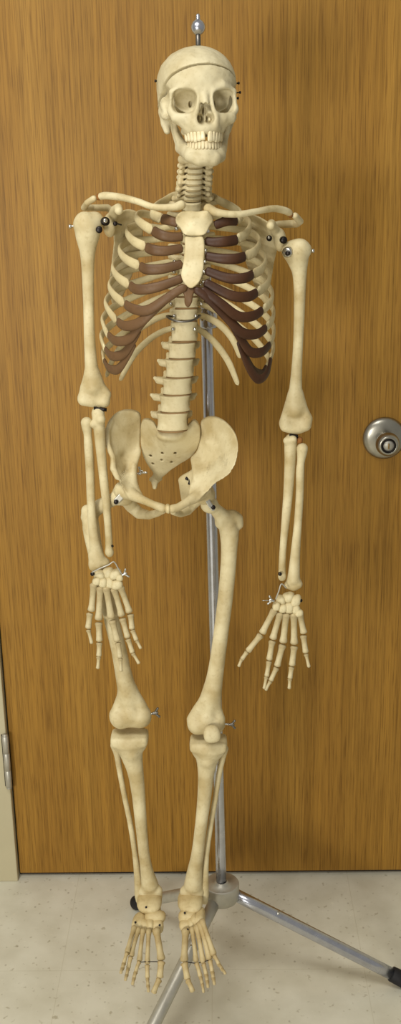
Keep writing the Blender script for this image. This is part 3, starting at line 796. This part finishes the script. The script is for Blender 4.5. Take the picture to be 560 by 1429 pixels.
# ---- collar bones
def long_bone(name, ctl, extra=(), mat=BONE, k=0.005, h=0.0015, cuts=(), label=None, boxes=(), top=None):
    s = Sdf(); s.chain(pts(ctl), k)
    for c_, hh, rd in boxes:
        q = U(c_[1], c_[2]); s.box(P(*c_), np.array(hh) * q, rd * q, 0.013)
    for e in extra:
        if len(e) == 4: s.ball(P(*e[:3]), e[3] * U(e[1], e[2]), k)
        else: s.chain(pts(e), k) if isinstance(e, list) else None
    if top: s.box(P(ctl[0][0], top, ctl[0][2]) + np.array([0, 0, 0.05]), (0.08, 0.08, 0.05), 0, 0.003, True)
    for e in cuts: s.ball(P(*e[:3]), e[3] * U(e[1], e[2]), 0.002, True)
    return bone(name, s, h, mat, SK, label, 9)
def smooth_ctl(c, n=18): return [tuple(r) for r in spl4(c, n)]
def spl4(c, n):
    c = np.asarray(c, float); t = np.linspace(0, len(c) - 1, n); i0 = np.clip(t.astype(int), 0, len(c) - 2); f = t - i0
    p = np.vstack([2 * c[0] - c[1], c, 2 * c[-1] - c[-2]])
    out = []
    for i, tt_ in zip(i0, f):
        p0, p1, p2, p3 = p[i], p[i + 1], p[i + 2], p[i + 3]
        out.append(0.5 * (2 * p1 + (p2 - p0) * tt_ + (2 * p0 - 5 * p1 + 4 * p2 - p3) * tt_ ** 2 + (3 * p1 - p0 - 3 * p2 + p3) * tt_ ** 3))
    return out

long_bone('clavicle', smooth_ctl([(253, 286, -.532, 6.5), (242, 289, -.536, 5.2), (215, 289, -.533, 4.6), (192, 281, -.515, 4.6), (168, 275, -.49, 5), (148, 273, -.465, 5.2), (141, 274, -.458, 5)]), h=0.0014)
long_bone('clavicle', smooth_ctl([(291, 291, -.532, 6.8), (305, 297, -.536, 5.4), (332, 299, -.533, 4.6), (358, 295, -.515, 4.4), (382, 291, -.49, 4.8), (398, 294, -.472, 5), (404, 297, -.465, 4.8)]), h=0.0014)
for (px, py, Y) in ((138, 274.5, -.456), (405.5, 299, -.462)):
    c = P(px, py, Y); nugget('shoulder_joint_pad', c, (0.0035, 0.0050, 0.0050), JOINT, SK, 5)

# ---- shoulder blades
s = Sdf()
plate(s, [(193, 297, -.415), (178, 292, -.43), (166, 298, -.44), (157, 312, -.445), (159, 335, -.43), (156, 365, -.41), (153, 400, -.392), (160, 428, -.376), (178, 400, -.365), (196, 350, -.37), (200, 315, -.39)], [(178, 330, -.40), (172, 370, -.39)], 0.0022, rim_th=0.0035)
s.ell(P(153, 315, -.45), np.array([0.010, 0.013, 0.017]), 0.005)                                              # socket
s.chain(pts([(157, 302, -.452, 7), (160, 293, -.475, 6), (165, 290, -.497, 6), (166, 294, -.507, 6)]), 0.004)   # coracoid
s.chain(pts([(196, 318, -.372, 4), (172, 304, -.375, 4.5), (150, 290, -.385, 5), (128, 290, -.405, 4.5), (117, 290, -.43, 4.2), (122, 283, -.45, 4.4), (131, 277, -.457, 4.4)]), 0.004)  # spine and acromion
bone('scapula', s, 0.0016, BONE, SK)
s = Sdf()
plate(s, [(338, 299, -.415), (356, 300, -.43), (372, 308, -.44), (386, 318, -.445), (389, 338, -.44), (383, 365, -.42), (378, 395, -.40), (372, 425, -.385), (356, 400, -.365), (338, 350, -.37), (332, 318, -.39)], [(360, 335, -.40), (364, 372, -.39)], 0.0022, rim_th=0.0035)
s.ell(P(391, 335, -.448), np.array([0.009, 0.013, 0.017]), 0.005)
s.chain(pts([(384, 322, -.45, 7), (381, 316, -.475, 6), (379, 312, -.497, 6), (378, 315, -.507, 6)]), 0.004)
s.chain(pts([(335, 322, -.372, 4), (362, 318, -.375, 4.5), (390, 313, -.385, 5), (414, 312, -.41, 5.5), (419, 309, -.44, 5), (412, 301, -.46, 4.6)]), 0.004)
bone('scapula', s, 0.0016, BONE, SK)

# ---- upper arms
YA = -0.465
long_bone('humerus', smooth_ctl([(122.5, 318, YA, 18.5), (122.3, 328, YA, 17), (122, 339, YA, 13.8), (122.3, 352, YA, 11), (122.7, 374, YA, 9), (123.5, 420, YA, 7.6), (125, 470, YA, 7.8), (127, 505, YA, 8.8), (129, 525, YA, 10.5), (130, 540, YA, 13)], 24),
          [(118, 309, YA - .004, 13.5), (112.5, 314, YA - .003, 9), (132, 309, YA + .006, 13.5),
           [(126, 522, YA, 7.5), (119, 540, YA, 7), (116, 553, YA, 6.5)], [(132, 522, YA, 7.5), (141, 540, YA, 6.5), (149, 550, YA, 6.5)],
           [(117, 558, YA - .004, 8.5), (127, 560, YA - .004, 8)], [(134, 561, YA - .002, 6.5), (145, 560, YA - .002, 9)], [(126, 548, YA + .003, 9), (139, 549, YA + .003, 9)]],
          cuts=[(135, 550, YA - .021, 7.5), (134.5, 568, YA - .016, 3.5), (122, 320, YA - .0255, 3.5), (122, 336, YA - .0205, 3)], k=0.006)
long_bone('humerus', smooth_ctl([(414.5, 352, YA, 17.5), (415.5, 360, YA, 15.5), (417, 370, YA, 12.5), (418.3, 382, YA, 10), (418.5, 405, YA, 8.4), (417.5, 450, YA, 7.4), (415.5, 495, YA, 7), (413.5, 530, YA, 8.2), (412.5, 552, YA, 10), (412, 570, YA, 13)], 24),
          [(420, 346, YA - .003, 12), (427, 349, YA - .002, 7.5), (406, 350, YA + .004, 12.5),
           [(409, 552, YA, 7), (401, 574, YA, 6.5), (396, 589, YA + .002, 6.2)], [(417, 552, YA, 7), (424, 572, YA, 6.5), (430, 584, YA, 6.5)],
           [(399, 595, YA - .003, 8), (408, 598, YA - .003, 7.5)], [(417, 597, YA - .003, 8.5), (426, 593, YA - .003, 9)], [(405, 588, YA + .003, 9), (418, 587, YA + .003, 9)]],
          cuts=[(411, 590, YA - .0215, 7), (411, 606, YA - .017, 3.5), (413, 354, YA - .0245, 3.5)], k=0.006)

# ---- forearms
YF = -0.475
long_bone('radius', smooth_ctl([(121, 590, YF, 8.2), (121.5, 597, YF, 7.2), (122.5, 607, YF, 5.6), (123.5, 622, YF, 6.2), (125.5, 655, YF, 6), (127, 700, YF, 5.8), (130, 740, YF, 6.6), (134, 768, YF, 8.6), (138, 782, YF, 10)], 22),
          [(131, 788, YF, 6.5), (147, 785, YF, 6.5), (137, 790, YF - .002, 6), [(129, 775, YF, 6), (130, 792, YF, 5)]], h=0.0014)
long_bone('ulna', smooth_ctl([(137, 578, YF + .004, 9.2), (138, 588, YF + .002, 8.8), (139, 604, YF, 8), (141, 630, YF, 7), (144.5, 665, YF, 6.4), (148.5, 705, YF, 5.6), (151.5, 745, YF, 5), (152.5, 768, YF, 5.4)], 20),
          [(137, 573, YF + .008, 7), (130, 592, YF - .004, 5), (141, 585, YF - .006, 6.5), (153, 772, YF, 5.6)], h=0.0014, cuts=[(136, 571, YF - .012, 6)])
long_bone('ulna', smooth_ctl([(406, 616, YF + .004, 9), (405.5, 628, YF + .002, 8.6), (405, 645, YF, 7.8), (403, 680, YF, 7), (399.5, 720, YF, 6), (396, 755, YF, 5), (394, 785, YF, 4.8), (394, 802, YF, 5.2)], 20),
          [(407, 612, YF + .008, 7), (400, 615, YF - .002, 4.5), (410, 613, YF - .004, 4.5), (394, 806, YF, 5)], h=0.0014, cuts=[(407, 607, YF - .012, 5)])
long_bone('radius', smooth_ctl([(422, 626, YF, 8), (421.5, 633, YF, 7), (420, 645, YF, 5.4), (419, 658, YF, 6), (418.5, 690, YF, 5.6), (416, 730, YF, 5.6), (413, 765, YF, 6.4), (411, 792, YF, 7.6), (410, 808, YF, 9)], 22),
          [(403, 816, YF, 6), (416, 815, YF, 6.5), (410, 819, YF, 6)], h=0.0014)

# ---- hands
YH = -0.485
def hand(base, carpals, rays, label):
    c0 = P(*base)
    h = bpy.data.objects.new('hand', None); COL.objects.link(h); h.parent = SK; h.location = Vector(c0) - SK.location; h.empty_display_size = 0.03
    h['label'] = label
    for i, (x, y, dy, rx, rz) in enumerate(carpals):
        um_ = U(y, YH); nugget('carpal_bone', P(x, y, YH + dy), (rx * um_ * 1.12, rx * um_ * 1.0, rz * um_ * 1.15), BONE, h, 20 + i)
    for ray in rays:
        for j, (x0, y0, x1, y1, sc) in enumerate(ray):
            um_ = U(y0, YH); off = [0, 0.004, 0.002, -0.002][min(j, 3)]
            off2 = [0.004, 0.002, -0.002, -0.006][min(j, 3)]
            r0, rw, r1 = [(5.8, 4.3, 5.8), (5.7, 4.0, 4.9), (4.8, 3.3, 4.0), (3.9, 2.2, 2.8)][min(j, 3)]
            if len(ray) == 3 and j == 2: r0, rw, r1 = 4.4, 2.5, 2.9
            a = P(x0, y0, YH + off - 0.004); b = P(x1, y1, YH + off2 - 0.004); d_ = (b - a) / np.linalg.norm(b - a) * um_ * 0.7; a = a - d_; b = b + d_
            small_bone('metacarpal' if j == 0 else 'phalanx', a, b, r0 * um_ * sc, rw * um_ * sc, r1 * um_ * sc, BONE, h, bow=(0, 0.0025 if j == 0 else 0.001, 0))
    return h
hand((152, 800, YH),
     [(139, 803, 0, 7.5, 6), (150, 800, .002, 7, 6.5), (161, 801, 0, 7, 6), (167, 806, -.004, 4.5, 4.5), (135, 811, -.003, 6, 5.5), (144, 813, -.002, 6, 6), (153, 813, 0, 6.5, 7), (164, 815, -.003, 7, 6)],
     [[(131, 815, 127.5, 853, 1.0), (125.5, 856, 123, 877, 1.0), (123.3, 879, 128, 898, 0.95)],
      [(140, 819, 137.7, 865, 1.05), (137.7, 869, 138.7, 895, 1.05), (138.7, 897, 138, 916, 1.05), (137.8, 917, 136.5, 933, 1.05)],
      [(148, 819, 155.5, 863, 1.1), (156.5, 866, 164, 895, 1.1), (164.6, 897, 167.7, 918, 1.05), (168, 919, 168.8, 937, 1.05)],
      [(159, 821, 170, 860, 1.0), (170.8, 863, 178.4, 890, 1.0), (178.8, 892, 185, 911, 1.0), (185.5, 912, 194, 926, 1.0)],
      [(168, 819, 181, 855, 0.95), (182.2, 857.5, 184.3, 878, 0.95), (184.8, 879.5, 190.5, 893.5, 0.95), (191, 894.5, 196.5, 905, 0.95)]],
     'hand on the left of the photo, its middle finger in front of the thigh bone')
hand((402, 838, YH),
     [(392, 838, 0, 6.5, 6), (402, 834, .002, 7.5, 6), (413, 838, 0, 6, 7), (386, 846, -.003, 5, 5.5), (395, 849, -.002, 6, 6), (404, 848, 0, 6.5, 7), (413, 850, -.001, 5.5, 6), (418, 855, -.003, 5, 4.5)],
     [[(383.5, 851, 366, 884, 1.0), (364.5, 886, 346, 909, 1.0), (345, 910, 338, 920, 0.9), (337.5, 920.5, 333.5, 930, 0.95)],
      [(391.5, 856, 381, 892, 1.0), (380.3, 894.5, 376, 921, 1.0), (375.8, 923, 372.5, 944, 0.95), (372, 945, 369, 961, 0.95)],
      [(400, 857, 395.5, 897, 1.05), (394.8, 900, 387, 930, 1.05), (386.3, 932, 378, 950, 1.0), (377.6, 951, 371, 963, 1.0)],
      [(410.5, 857, 411, 899, 1.05), (411, 902, 407.8, 929, 1.05), (407.3, 931, 405, 947, 1.0), (404.8, 948, 404, 961, 1.0)],
      [(418.5, 857, 424.5, 884, 0.95), (423.5, 887, 427, 911, 0.95), (427.3, 913, 431.5, 931, 0.9)]],
     'hand on the right of the photo, fingers spread over the door')

# ---- pelvis
s = Sdf()
plate(s, [(197, 587, -.415), (194, 575, -.42), (178, 571.5, -.425), (164, 575, -.434), (154, 585, -.443), (148.5, 600, -.453), (149, 616, -.460), (152, 628, -.465), (158, 638, -.470), (157, 650, -.478), (161, 662, -.485), (168, 671, -.49), (176, 686, -.495), (188, 694, -.49), (200, 692, -.495), (190, 676, -.475), (186, 662, -.46), (188, 646, -.445), (194, 632, -.428), (196, 610, -.415)],
      [(176, 605, -.432), (172, 635, -.444), (174, 658, -.462)], 0.0028, rim_th=0.0052, n=4)
s.chain(pts([(155, 588, -.446, 2.5), (149.5, 602, -.456, 3.6), (150.5, 620, -.464, 3.8), (158, 639, -.473, 3.6), (158, 654, -.482, 4.4), (164, 666, -.489, 4)]), 0.004)
s.chain(pts([(172, 684, -.475, 13), (186, 691, -.495, 8), (200, 698, -.512, 5.6), (214, 704, -.524, 5.2), (227, 709, -.53, 6)]), 0.006)
s.ball(P(172, 690, -.462), 0.018, 0.006)
s.chain(pts([(176, 694, -.452, 11), (183, 706, -.435, 9), (194, 716, -.435, 8), (208, 719, -.46, 6), (220, 716, -.495, 5), (228, 712, -.522, 5)]), 0.005)
s.chain(pts([(193, 630, -.428, 2.5), (188, 652, -.452, 3), (184, 680, -.475, 6)]), 0.010)
bone('hip_bone', s, 0.0016, BONE, SK)
s = Sdf()
plate(s, [(280, 590, -.43), (286, 583, -.435), (298, 581, -.445), (311, 585.5, -.462), (322, 595, -.482), (330, 608, -.498), (332.5, 622, -.512), (331, 638, -.523), (327, 650, -.53), (319, 661.5, -.533), (308, 669, -.525), (298, 676, -.515), (287, 688, -.51), (268, 698, -.508), (264, 684, -.495), (270, 664, -.48), (271, 652, -.465), (268, 639, -.445), (276, 627, -.437), (280, 606, -.430)],
      [(300, 612, -.455), (306, 638, -.475), (290, 650, -.468), (287, 615, -.445)], 0.0028, rim_th=0.0052, n=4)
s.chain(pts([(285, 686, -.49, 11), (273, 694, -.51, 8), (261, 701, -.522, 6), (249, 708, -.53, 5.6), (241, 710, -.533, 6)]), 0.006)
s.ball(P(286, 690, -.478), 0.0165, 0.006)
plate(s, [(276, 652, -.45), (264, 658, -.437), (250, 667, -.425), (250, 676, -.425), (252, 690, -.43), (256, 704, -.437), (268, 710, -.44), (276, 696, -.455), (281, 672, -.46)], [(265, 680, -.438)], 0.0045, rim_th=0.004)
s.chain(pts([(280, 690, -.455, 11), (269, 702, -.435, 9), (262, 712, -.440, 7), (252, 717, -.475, 5.0), (242, 714, -.522, 4.8)]), 0.005)
s.chain(pts([(271, 642, -.446, 2.5), (272, 660, -.470, 3), (280, 684, -.492, 6)]), 0.010)
bone('hip_bone', s, 0.0016, BONE, SK)
nugget('pubic_disc', P(234, 710, -.531), (0.0035, 0.008, 0.0075), BONE_W, SK, 3)
# sacrum and tail bone
s = Sdf()
plate(s, [(198, 588, -.425), (206, 584, -.435), (215, 589, -.444), (223, 601, -.456), (240, 607, -.462), (254, 602, -.46), (263, 592, -.45), (272, 586, -.442), (280, 598, -.436), (277, 622, -.430), (266, 637, -.425), (252, 646, -.412), (240, 654, -.40), (228, 662, -.39), (215, 658, -.39), (206, 647, -.40), (198.5, 630, -.412), (196.5, 608, -.418)],
      [(232, 622, -.447), (226, 642, -.42)], 0.008, rim_th=0.006)
cS = P(238, 607, -.462)
s.ell(cS, np.array([0.0215, 0.015, 0.010]), 0.005)
for (x, y, Y) in ((211, 634, -.418), (227, 631, -.437), (245, 630, -.436), (214, 645, -.408), (226, 641, -.428), (240, 643, -.42)):
    c = P(x, y, Y); s.ell(c + np.array([0, -0.006, 0]), np.array([0.0026, 0.010, 0.0022]), 0.0015, True)
s.chain(pts([(224, 655, -.395, 8), (219, 668, -.388, 6)]), 0.006)
sac = bone('sacrum', s, 0.0014, BONE, SK)
s = Sdf(); s.chain(pts([(218, 667, -.388, 6.5), (216, 674, -.392, 4.5), (216, 680, -.40, 3)]), 0.002)
s.ball(P(211, 669, -.39), 0.0035, 0.003); s.ball(P(224, 668, -.39), 0.0035, 0.003)
bone('coccyx', s, 0.0011, BONE, sac)

# ---- thighs
YL = -0.455
long_bone('femur', smooth_ctl([(126, 718, YL + .012, 10), (127, 735, YL + .006, 12), (131, 760, YL, 11), (138, 790, YL, 10.5), (148, 830, YL, 10.3), (157, 870, YL, 10.5), (165.5, 905, YL, 10.6), (172, 938, YL, 11.5), (178, 965, YL, 13.5), (181, 982, YL + .001, 13)], 26),
          [[(167, 693, YL - .012, 12.5), (168, 692, YL - .012, 12.5)], [(160, 696, YL - .006, 9), (140, 706, YL + .004, 10), (127, 716, YL + .012, 10.5)], (121, 712, YL + .014, 7.5), (119, 722, YL + .012, 6), [(176, 962, YL, 9), (166, 985, YL, 8), (161, 996, YL, 7.5)], [(182, 962, YL, 9), (196, 985, YL, 9), (203, 996, YL, 7.5)],
           (168, 1001, YL - .002, 15), (196, 1000, YL - .002, 14.5), (170, 1002, YL + .008, 15), (197, 1001, YL + .008, 14.5), (182, 996, YL - .003, 14)],
          cuts=[(183, 1026, YL - .016, 7)], h=0.0016, boxes=[((182, 1002, YL + .002), (23, 15, 11), 10)])
long_bone('femur', smooth_ctl([(316, 728, YL + .008, 12), (320, 742, YL + .004, 13.5), (320, 765, YL, 11.5), (318, 800, YL, 10.8), (314, 840, YL, 10.6), (309, 880, YL, 10.4), (304.5, 915, YL, 10.6), (300, 945, YL, 11.6), (295, 970, YL, 14), (291, 988, YL + .001, 13)], 26),
          [[(292, 704, YL - .012, 12), (293, 704.5, YL - .012, 12)], [(298, 708, YL - .006, 8.5), (308, 718, YL + .004, 10), (318, 726, YL + .01, 11)], (312, 722, YL + .004, 9.5), (324, 721, YL + .012, 10), (331, 724, YL + .012, 8.5), (333, 732, YL + .010, 7), (308, 730, YL, 8), [(296, 965, YL, 9), (277, 990, YL, 8), (268, 1003, YL, 7)], [(298, 965, YL, 9), (302, 990, YL, 8), (307, 1002, YL, 7)],
           (275, 1010, YL - .002, 13.5), (301, 1009, YL - .002, 13), (276, 1011, YL + .008, 14), (301, 1010, YL + .008, 13.5), (288, 1003, YL - .003, 14)],
          cuts=[(288, 1036, YL - .016, 7)], h=0.0016, boxes=[((288, 1011, YL + .002), (22, 15, 11), 10)])
nugget('patella', P(296.5, 1024, YL - .032), (0.0150, 0.009, 0.0155), BONE, SK, 12)

# ---- shins
YT = -0.455
long_bone('tibia', smooth_ctl([(181, 1035, YT, 21), (182.5, 1045, YT, 17.5), (185, 1058, YT, 14.3), (189, 1076, YT - .002, 11.5), (193, 1105, YT - .004, 9.6), (197, 1150, YT - .004, 8.2), (201, 1190, YT, 7.6), (205, 1215, YT + .004, 9), (209, 1234, YT + .008, 12)], 24),
          [(167, 1038, YT, 11), (194, 1038, YT, 11), (184, 1052, YT - .012, 9), (203, 1243, YT + .010, 10), (214, 1243, YT + .010, 10), [(220, 1243, YT + .008, 7), (222, 1251, YT + .008, 5)]],
          cuts=[(181, 1019, YT - .012, 6)], h=0.0016, boxes=[((181, 1029, YT), (25.5, 17, 7), 5)], top=1022.5)
long_bone('fibula', smooth_ctl([(161, 1040, YT + .018, 7), (163.5, 1052, YT + .018, 4.8), (167, 1075, YT + .016, 4.0), (174, 1112, YT + .014, 3.8), (182, 1150, YT + .012, 3.8), (189, 1195, YT + .012, 4), (193, 1232, YT + .012, 5.5), (194, 1248, YT + .012, 6.2), (194, 1257, YT + .012, 4.2)], 22), h=0.0014)
long_bone('tibia', smooth_ctl([(291, 1042, YT, 21), (290, 1052, YT, 17.5), (289, 1065, YT, 14), (287.5, 1082, YT - .002, 11.2), (285.5, 1110, YT - .004, 9.8), (281, 1150, YT - .004, 8.6), (276, 1190, YT, 8.6), (272, 1215, YT + .004, 10.5), (270, 1234, YT + .008, 13)], 24),
          [(279, 1047, YT, 11), (303, 1046, YT, 11), (290, 1062, YT - .012, 9), (264, 1243, YT + .010, 10), (276, 1243, YT + .010, 10), [(258, 1244, YT + .008, 7), (257, 1253, YT + .008, 5)]], h=0.0016, boxes=[((291, 1037, YT), (25.5, 17, 7), 5)], top=1030)
long_bone('fibula', smooth_ctl([(312, 1045, YT + .018, 7), (310.5, 1057, YT + .018, 4.8), (306, 1080, YT + .016, 4.0), (301, 1112, YT + .014, 3.8), (294.5, 1150, YT + .012, 3.8), (288, 1195, YT + .012, 4), (286, 1232, YT + .012, 5.5), (285.5, 1248, YT + .012, 6.2), (286, 1258, YT + .012, 4.2)], 22), h=0.0014)

# ---- feet
def foot(base, tarsals, rays, label, y_tarsal, y_ball, y_tip):
    c0 = P(*base)
    h = bpy.data.objects.new('foot', None); COL.objects.link(h); h.parent = SK; h.location = Vector(c0) - SK.location; h.empty_display_size = 0.03
    h['label'] = label
    for i, (nm, x, y, Y, rx, ry, rz) in enumerate(tarsals):
        um_ = U(y, Y); nugget(nm, P(x, y, Y), (rx * um_ * 1.08, ry * um_ * 1.1, rz * um_ * 1.08), BONE_W, h, 40 + i)
    for q, ray in enumerate(rays):
        n = len(ray)
        ys = [y_tarsal] + [y_ball + (y_tip - y_ball) * (i / (n - 2)) for i in range(n - 1)]
        W = [P(x, y, Y) for (x, y), Y in zip(ray, ys)]
        big = 1.5 if q == 0 else 1.0
        for j in range(n - 1):
            um_ = U(ray[j][1], ys[j]); a, b = W[j], W[j + 1]; d = (b - a) / np.linalg.norm(b - a)
            r0, rw, r1 = [(5.4, 3.5, 5.0), (4.6, 2.9, 3.8), (3.8, 2.6, 3.4), (3.4, 2.2, 2.5)][min(j, 3)]
            small_bone('metatarsal' if j == 0 else 'phalanx', a + d * 0.0002, b - d * 0.0002, r0 * um_ * big, rw * um_ * big, r1 * um_ * big, BONE_W, h, bow=(0, 0, 0.003 if j == 0 else 0.002))
    return h
YK = -0.448
foot((208, 1260, YK),
     [('calcaneus', 208, 1270, YK + .03, 11, 28, 14), ('talus', 211, 1259, YK - .012, 14.5, 22, 9), ('talus_head', 213, 1270, YK - .032, 11, 9, 8), ('navicular', 216, 1280, YK - .045, 13, 8, 8.5), ('cuboid', 195, 1287, YK - .045, 10, 14, 10), ('cuneiform', 219, 1292, YK - .055, 7.5, 9, 9), ('cuneiform', 210, 1291, YK - .055, 6, 9, 9), ('cuneiform', 203, 1291, YK - .053, 6, 9, 9)],
     [[(218, 1297), (225.5, 1341), (223, 1366), (214, 1387)],
      [(208, 1297), (205.6, 1346), (206, 1366), (206.7, 1376), (207.5, 1385)],
      [(200, 1297), (194.5, 1342), (189.5, 1357), (187, 1366), (185, 1375)],
      [(194, 1296), (183, 1335), (179, 1352), (177, 1361), (175, 1369)],
      [(188, 1294), (177.5, 1330), (173, 1345), (171, 1352), (168.5, 1359)]],
     'foot on the left of the photo', YK - .07, YK - .125, YK - .165)
foot((268, 1262, YK),
     [('calcaneus', 270, 1272, YK + .03, 11, 28, 14), ('talus', 268, 1259, YK - .012, 14.5, 22, 9), ('talus_head', 265, 1269, YK - .032, 11, 9, 8), ('navicular', 262, 1279, YK - .045, 12, 8, 8.5), ('cuboid', 279, 1281, YK - .045, 8, 14, 10), ('cuneiform', 259, 1292, YK - .055, 8.5, 9, 9), ('cuneiform', 267, 1289, YK - .055, 6, 9, 9), ('cuneiform', 274, 1285, YK - .053, 6, 9, 9)],
     [[(259.5, 1297), (257, 1343), (262, 1368), (269.5, 1385)],
      [(268, 1294), (274, 1343), (280, 1364), (282.5, 1374), (284.5, 1386)],
      [(274, 1290), (284, 1345), (288, 1361), (289.5, 1370), (290.5, 1379)],
      [(278, 1286), (293, 1340), (296.5, 1357), (298, 1366), (299.5, 1375)],
      [(281, 1283), (299, 1334), (306, 1347), (310, 1353), (315, 1360)]],
     'foot on the right of the photo', YK - .07, YK - .125, YK - .165)

# ---- bolts, wing nuts and plates that join the bones
def bolt(px, py, Y, r_px, axis=(0, -1, 0), ln=0.004, mat=STEEL, name='bolt'):
    c = P(px, py, Y); r = r_px * U(py, Y)
    return link(name, *lathe([(0, ln), (r * 0.7, ln), (r, ln * 0.6), (r, -ln), (r * 0.5, -ln), (r * 0.45, -ln * 2.2), (0, -ln * 2.2)], c, axis, 20), mat, SK)
def wingnut(px, py, Y, s=1.0, ang=0.0, mat=STEEL):
    c = P(px, py, Y); uu = U(py, Y) * s
    ca, sa = math.cos(ang), math.sin(ang)
    f = lambda x, z, y=0: c + np.array([(x * ca - z * sa) * uu, y * uu, (x * sa + z * ca) * uu])
    d = Sdf()
    d.seg(f(-4, 0), f(3, 0), 2.6 * uu, 2.2 * uu, 0.001)
    for m in (-1, 1): d.chain([(f(0, m * 2), 1.6 * uu), (f(3, m * 5), 2.0 * uu), (f(5, m * 7.5), 2.2 * uu)], 0.001)
    return bone('wing_nut', d, 0.0006, mat, SK)
def pin(px0, py0, px1, py1, Y, r_px, mat=STEEL, name='pin', Y1=None):
    a = P(px0, py0, Y); b = P(px1, py1, Y if Y1 is None else Y1); r = r_px * U(py0, Y)
    return link(name, *sweep(np.array([a + (b - a) * t for t in np.linspace(0, 1, 5)]), r, seg=12), mat, SK)
# shoulders
pin(97, 316, 106, 315.5, YA, 1.5); bolt(98, 316, YA, 3.0, (-1, 0, 0), 0.002)
bolt(147, 309, YA - .012, 6.0, (0.4, -1, 0.1), 0.004, DARKM); bolt(147, 308, YA - .018, 3.2, (0.3, -1, 0.1), 0.003, STEEL)
bolt(138.5, 320.5, YA - .018, 4.8, (0.1, -1, 0), 0.003, DARKM)
bolt(161, 312, -.462, 3.2, (0, -1, 0), 0.003, DARKM); pin(163, 312, 170, 314, -.458, 1.0, DARKM)
bolt(401.5, 352, YA - .016, 7.2, (-0.5, -1, 0.1), 0.004, STEEL); bolt(402, 353.5, YA - .022, 3.4, (-0.4, -1, 0), 0.003, DARKM)
bolt(396, 335, -.470, 5.0, (0.2, -1, 0), 0.004, DARKM)
bolt(376, 332.5, -.455, 4.0, (0, -1, 0), 0.003, DARKM); bolt(375.5, 331.5, -.46, 1.8, (0, -1, 0), 0.002, STEEL)
pin(430, 350, 438, 350, YA, 1.5); bolt(437, 350, YA, 2.8, (1, 0, 0), 0.002)
# elbows and wrists
pin(131, 570, 149, 572, YF + .002, 2.6, DARKM); pin(404, 608, 416, 609, YF + .002, 2.6, DARKM)
nugget('elbow_spacer', P(418.5, 614, YF + .002), (0.0045, 0.0045, 0.0050), JOINT, SK, 9)
for wr in ([(128, 799, -.495), (140, 793, -.498), (152, 788, -.498), (159, 784, -.497), (165, 793, -.496), (170, 801, -.494)], [(400, 821, -.492), (393, 815, -.495), (389, 826, -.496), (385, 836, -.494)]):
    link('wrist_wire', *sweep(spline([P(*q) for q in wr], 24), 0.0011, seg=8), ALU, SK)
wingnut(174, 801, -.494, 0.75, 0.4); wingnut(379, 838, -.494, 0.75, PI - 0.2); pin(366, 838, 378, 838, -.494, 0.7)
bolt(129, 801, -.493, 2.8, (-0.4, -1, 0), 0.002, DARKM); bolt(391, 801, -.487, 2.6, (0, -1, 0), 0.002, DARKM)
bolt(420, 838, -.487, 2.4, (0.5, -1, 0), 0.002, DARKM); bolt(157, 762, -.48, 1.6, (0.5, -1, 0), 0.002, DARKM)
# hips
def plate_px(poly, Y, th, mat, name):
    s = Sdf(); plate(s, [(x, y, Y) for x, y in poly], [], th, round_=0.0006, n=2); return bone(name, s, 0.0008, mat, SK)
plate_px([(159, 697), (174, 683), (178, 688), (163, 705)], -.488, 0.0012, ALU, 'hip_plate'); bolt(162, 700.5, -.491, 3.2, (0, -1, 0), 0.002, DARKM)
rg_ = [P(292 + 12 * math.cos(a) * math.cos(0.6) - 4 * math.sin(a) * math.sin(.6), 699 + 8 * math.sin(a) * math.cos(.6) + 9 * math.cos(a) * math.sin(.6), -.485 - 0.004 * math.sin(a)) for a in np.linspace(PI * 0.05, PI * 1.2, 16)]
plate_px([(283, 690), (288, 689), (295, 701), (301, 710), (296, 713), (288, 702)], -.492, 0.0014, STEEL, 'hip_plate'); bolt(298, 708, -.496, 3.0, (0.2, -1, 0), 0.002, DARKM)
wingnut(197, 659, -.425, 0.8, 0.9); pin(188, 662, 197, 659, -.425, 1.2)
pin(259, 667, 268, 671, -.44, 2.2, DARKM, 'bolt'); pin(266, 668, 264, 676, -.442, 1.8, DARKM, 'bolt')
# knees and ankles
wingnut(217, 995, YL - .002, 0.85, 0.15, GUN); pin(207, 997, 217, 995, YL, 1.6)
wingnut(324, 1011, YL - .002, 0.75, 0.0, GUN); pin(308, 1010, 324, 1011, YL, 1.6)
for x, y, Y in ((204, 1266, -.49), (223, 1291, -.52), (189, 1287, -.51), (262, 1297, -.525), (273, 1268, -.49), (258, 1274, -.50)):
    bolt(x, y, Y, 1.5, (0, -1, 0.6), 0.0015, DARKM, 'foot_pin')
for xy in ([(194, 1343), (206, 1342), (228, 1342)], [(258, 1342), (274, 1344), (292, 1340)]):
    link('toe_wire', *sweep(spline([P(x, y, YK - .125) for x, y in xy], 16), 0.0008, seg=6), DARKM, SK)

# ------------------------------------------------------------------ light
def area(name, loc, target, size, energy, col, size_y=None):
    l = bpy.data.lights.new(name, 'AREA'); l.energy = energy; l.color = col; l.size = size
    if size_y: l.shape = 'RECTANGLE'; l.size_y = size_y
    o = bpy.data.objects.new(name, l); COL.objects.link(o); o.location = loc
    o.rotation_euler = (Vector(target) - Vector(loc)).to_track_quat('-Z', 'Y').to_euler()
area('ceiling_light', (-0.5, -1.5, 2.65), (-0.2, -0.9, 0), 1.0, 27, (1.0, 0.98, 0.92), 0.6)
area('camera_side_light', (-1.0, -3.0, 1.15), (-0.1, -0.3, 0.55), 0.55, 42, (1.0, 0.975, 0.90))
w = bpy.data.worlds.new('world'); scene.world = w; w.use_nodes = True
bg = w.node_tree.nodes['Background']; bg.inputs[0].default_value = (1.0, 0.97, 0.88, 1); bg.inputs[1].default_value = 0.33
scene.view_settings.view_transform = 'Standard'; scene.view_settings.look = 'None'
scene.view_settings.exposure = 0.0
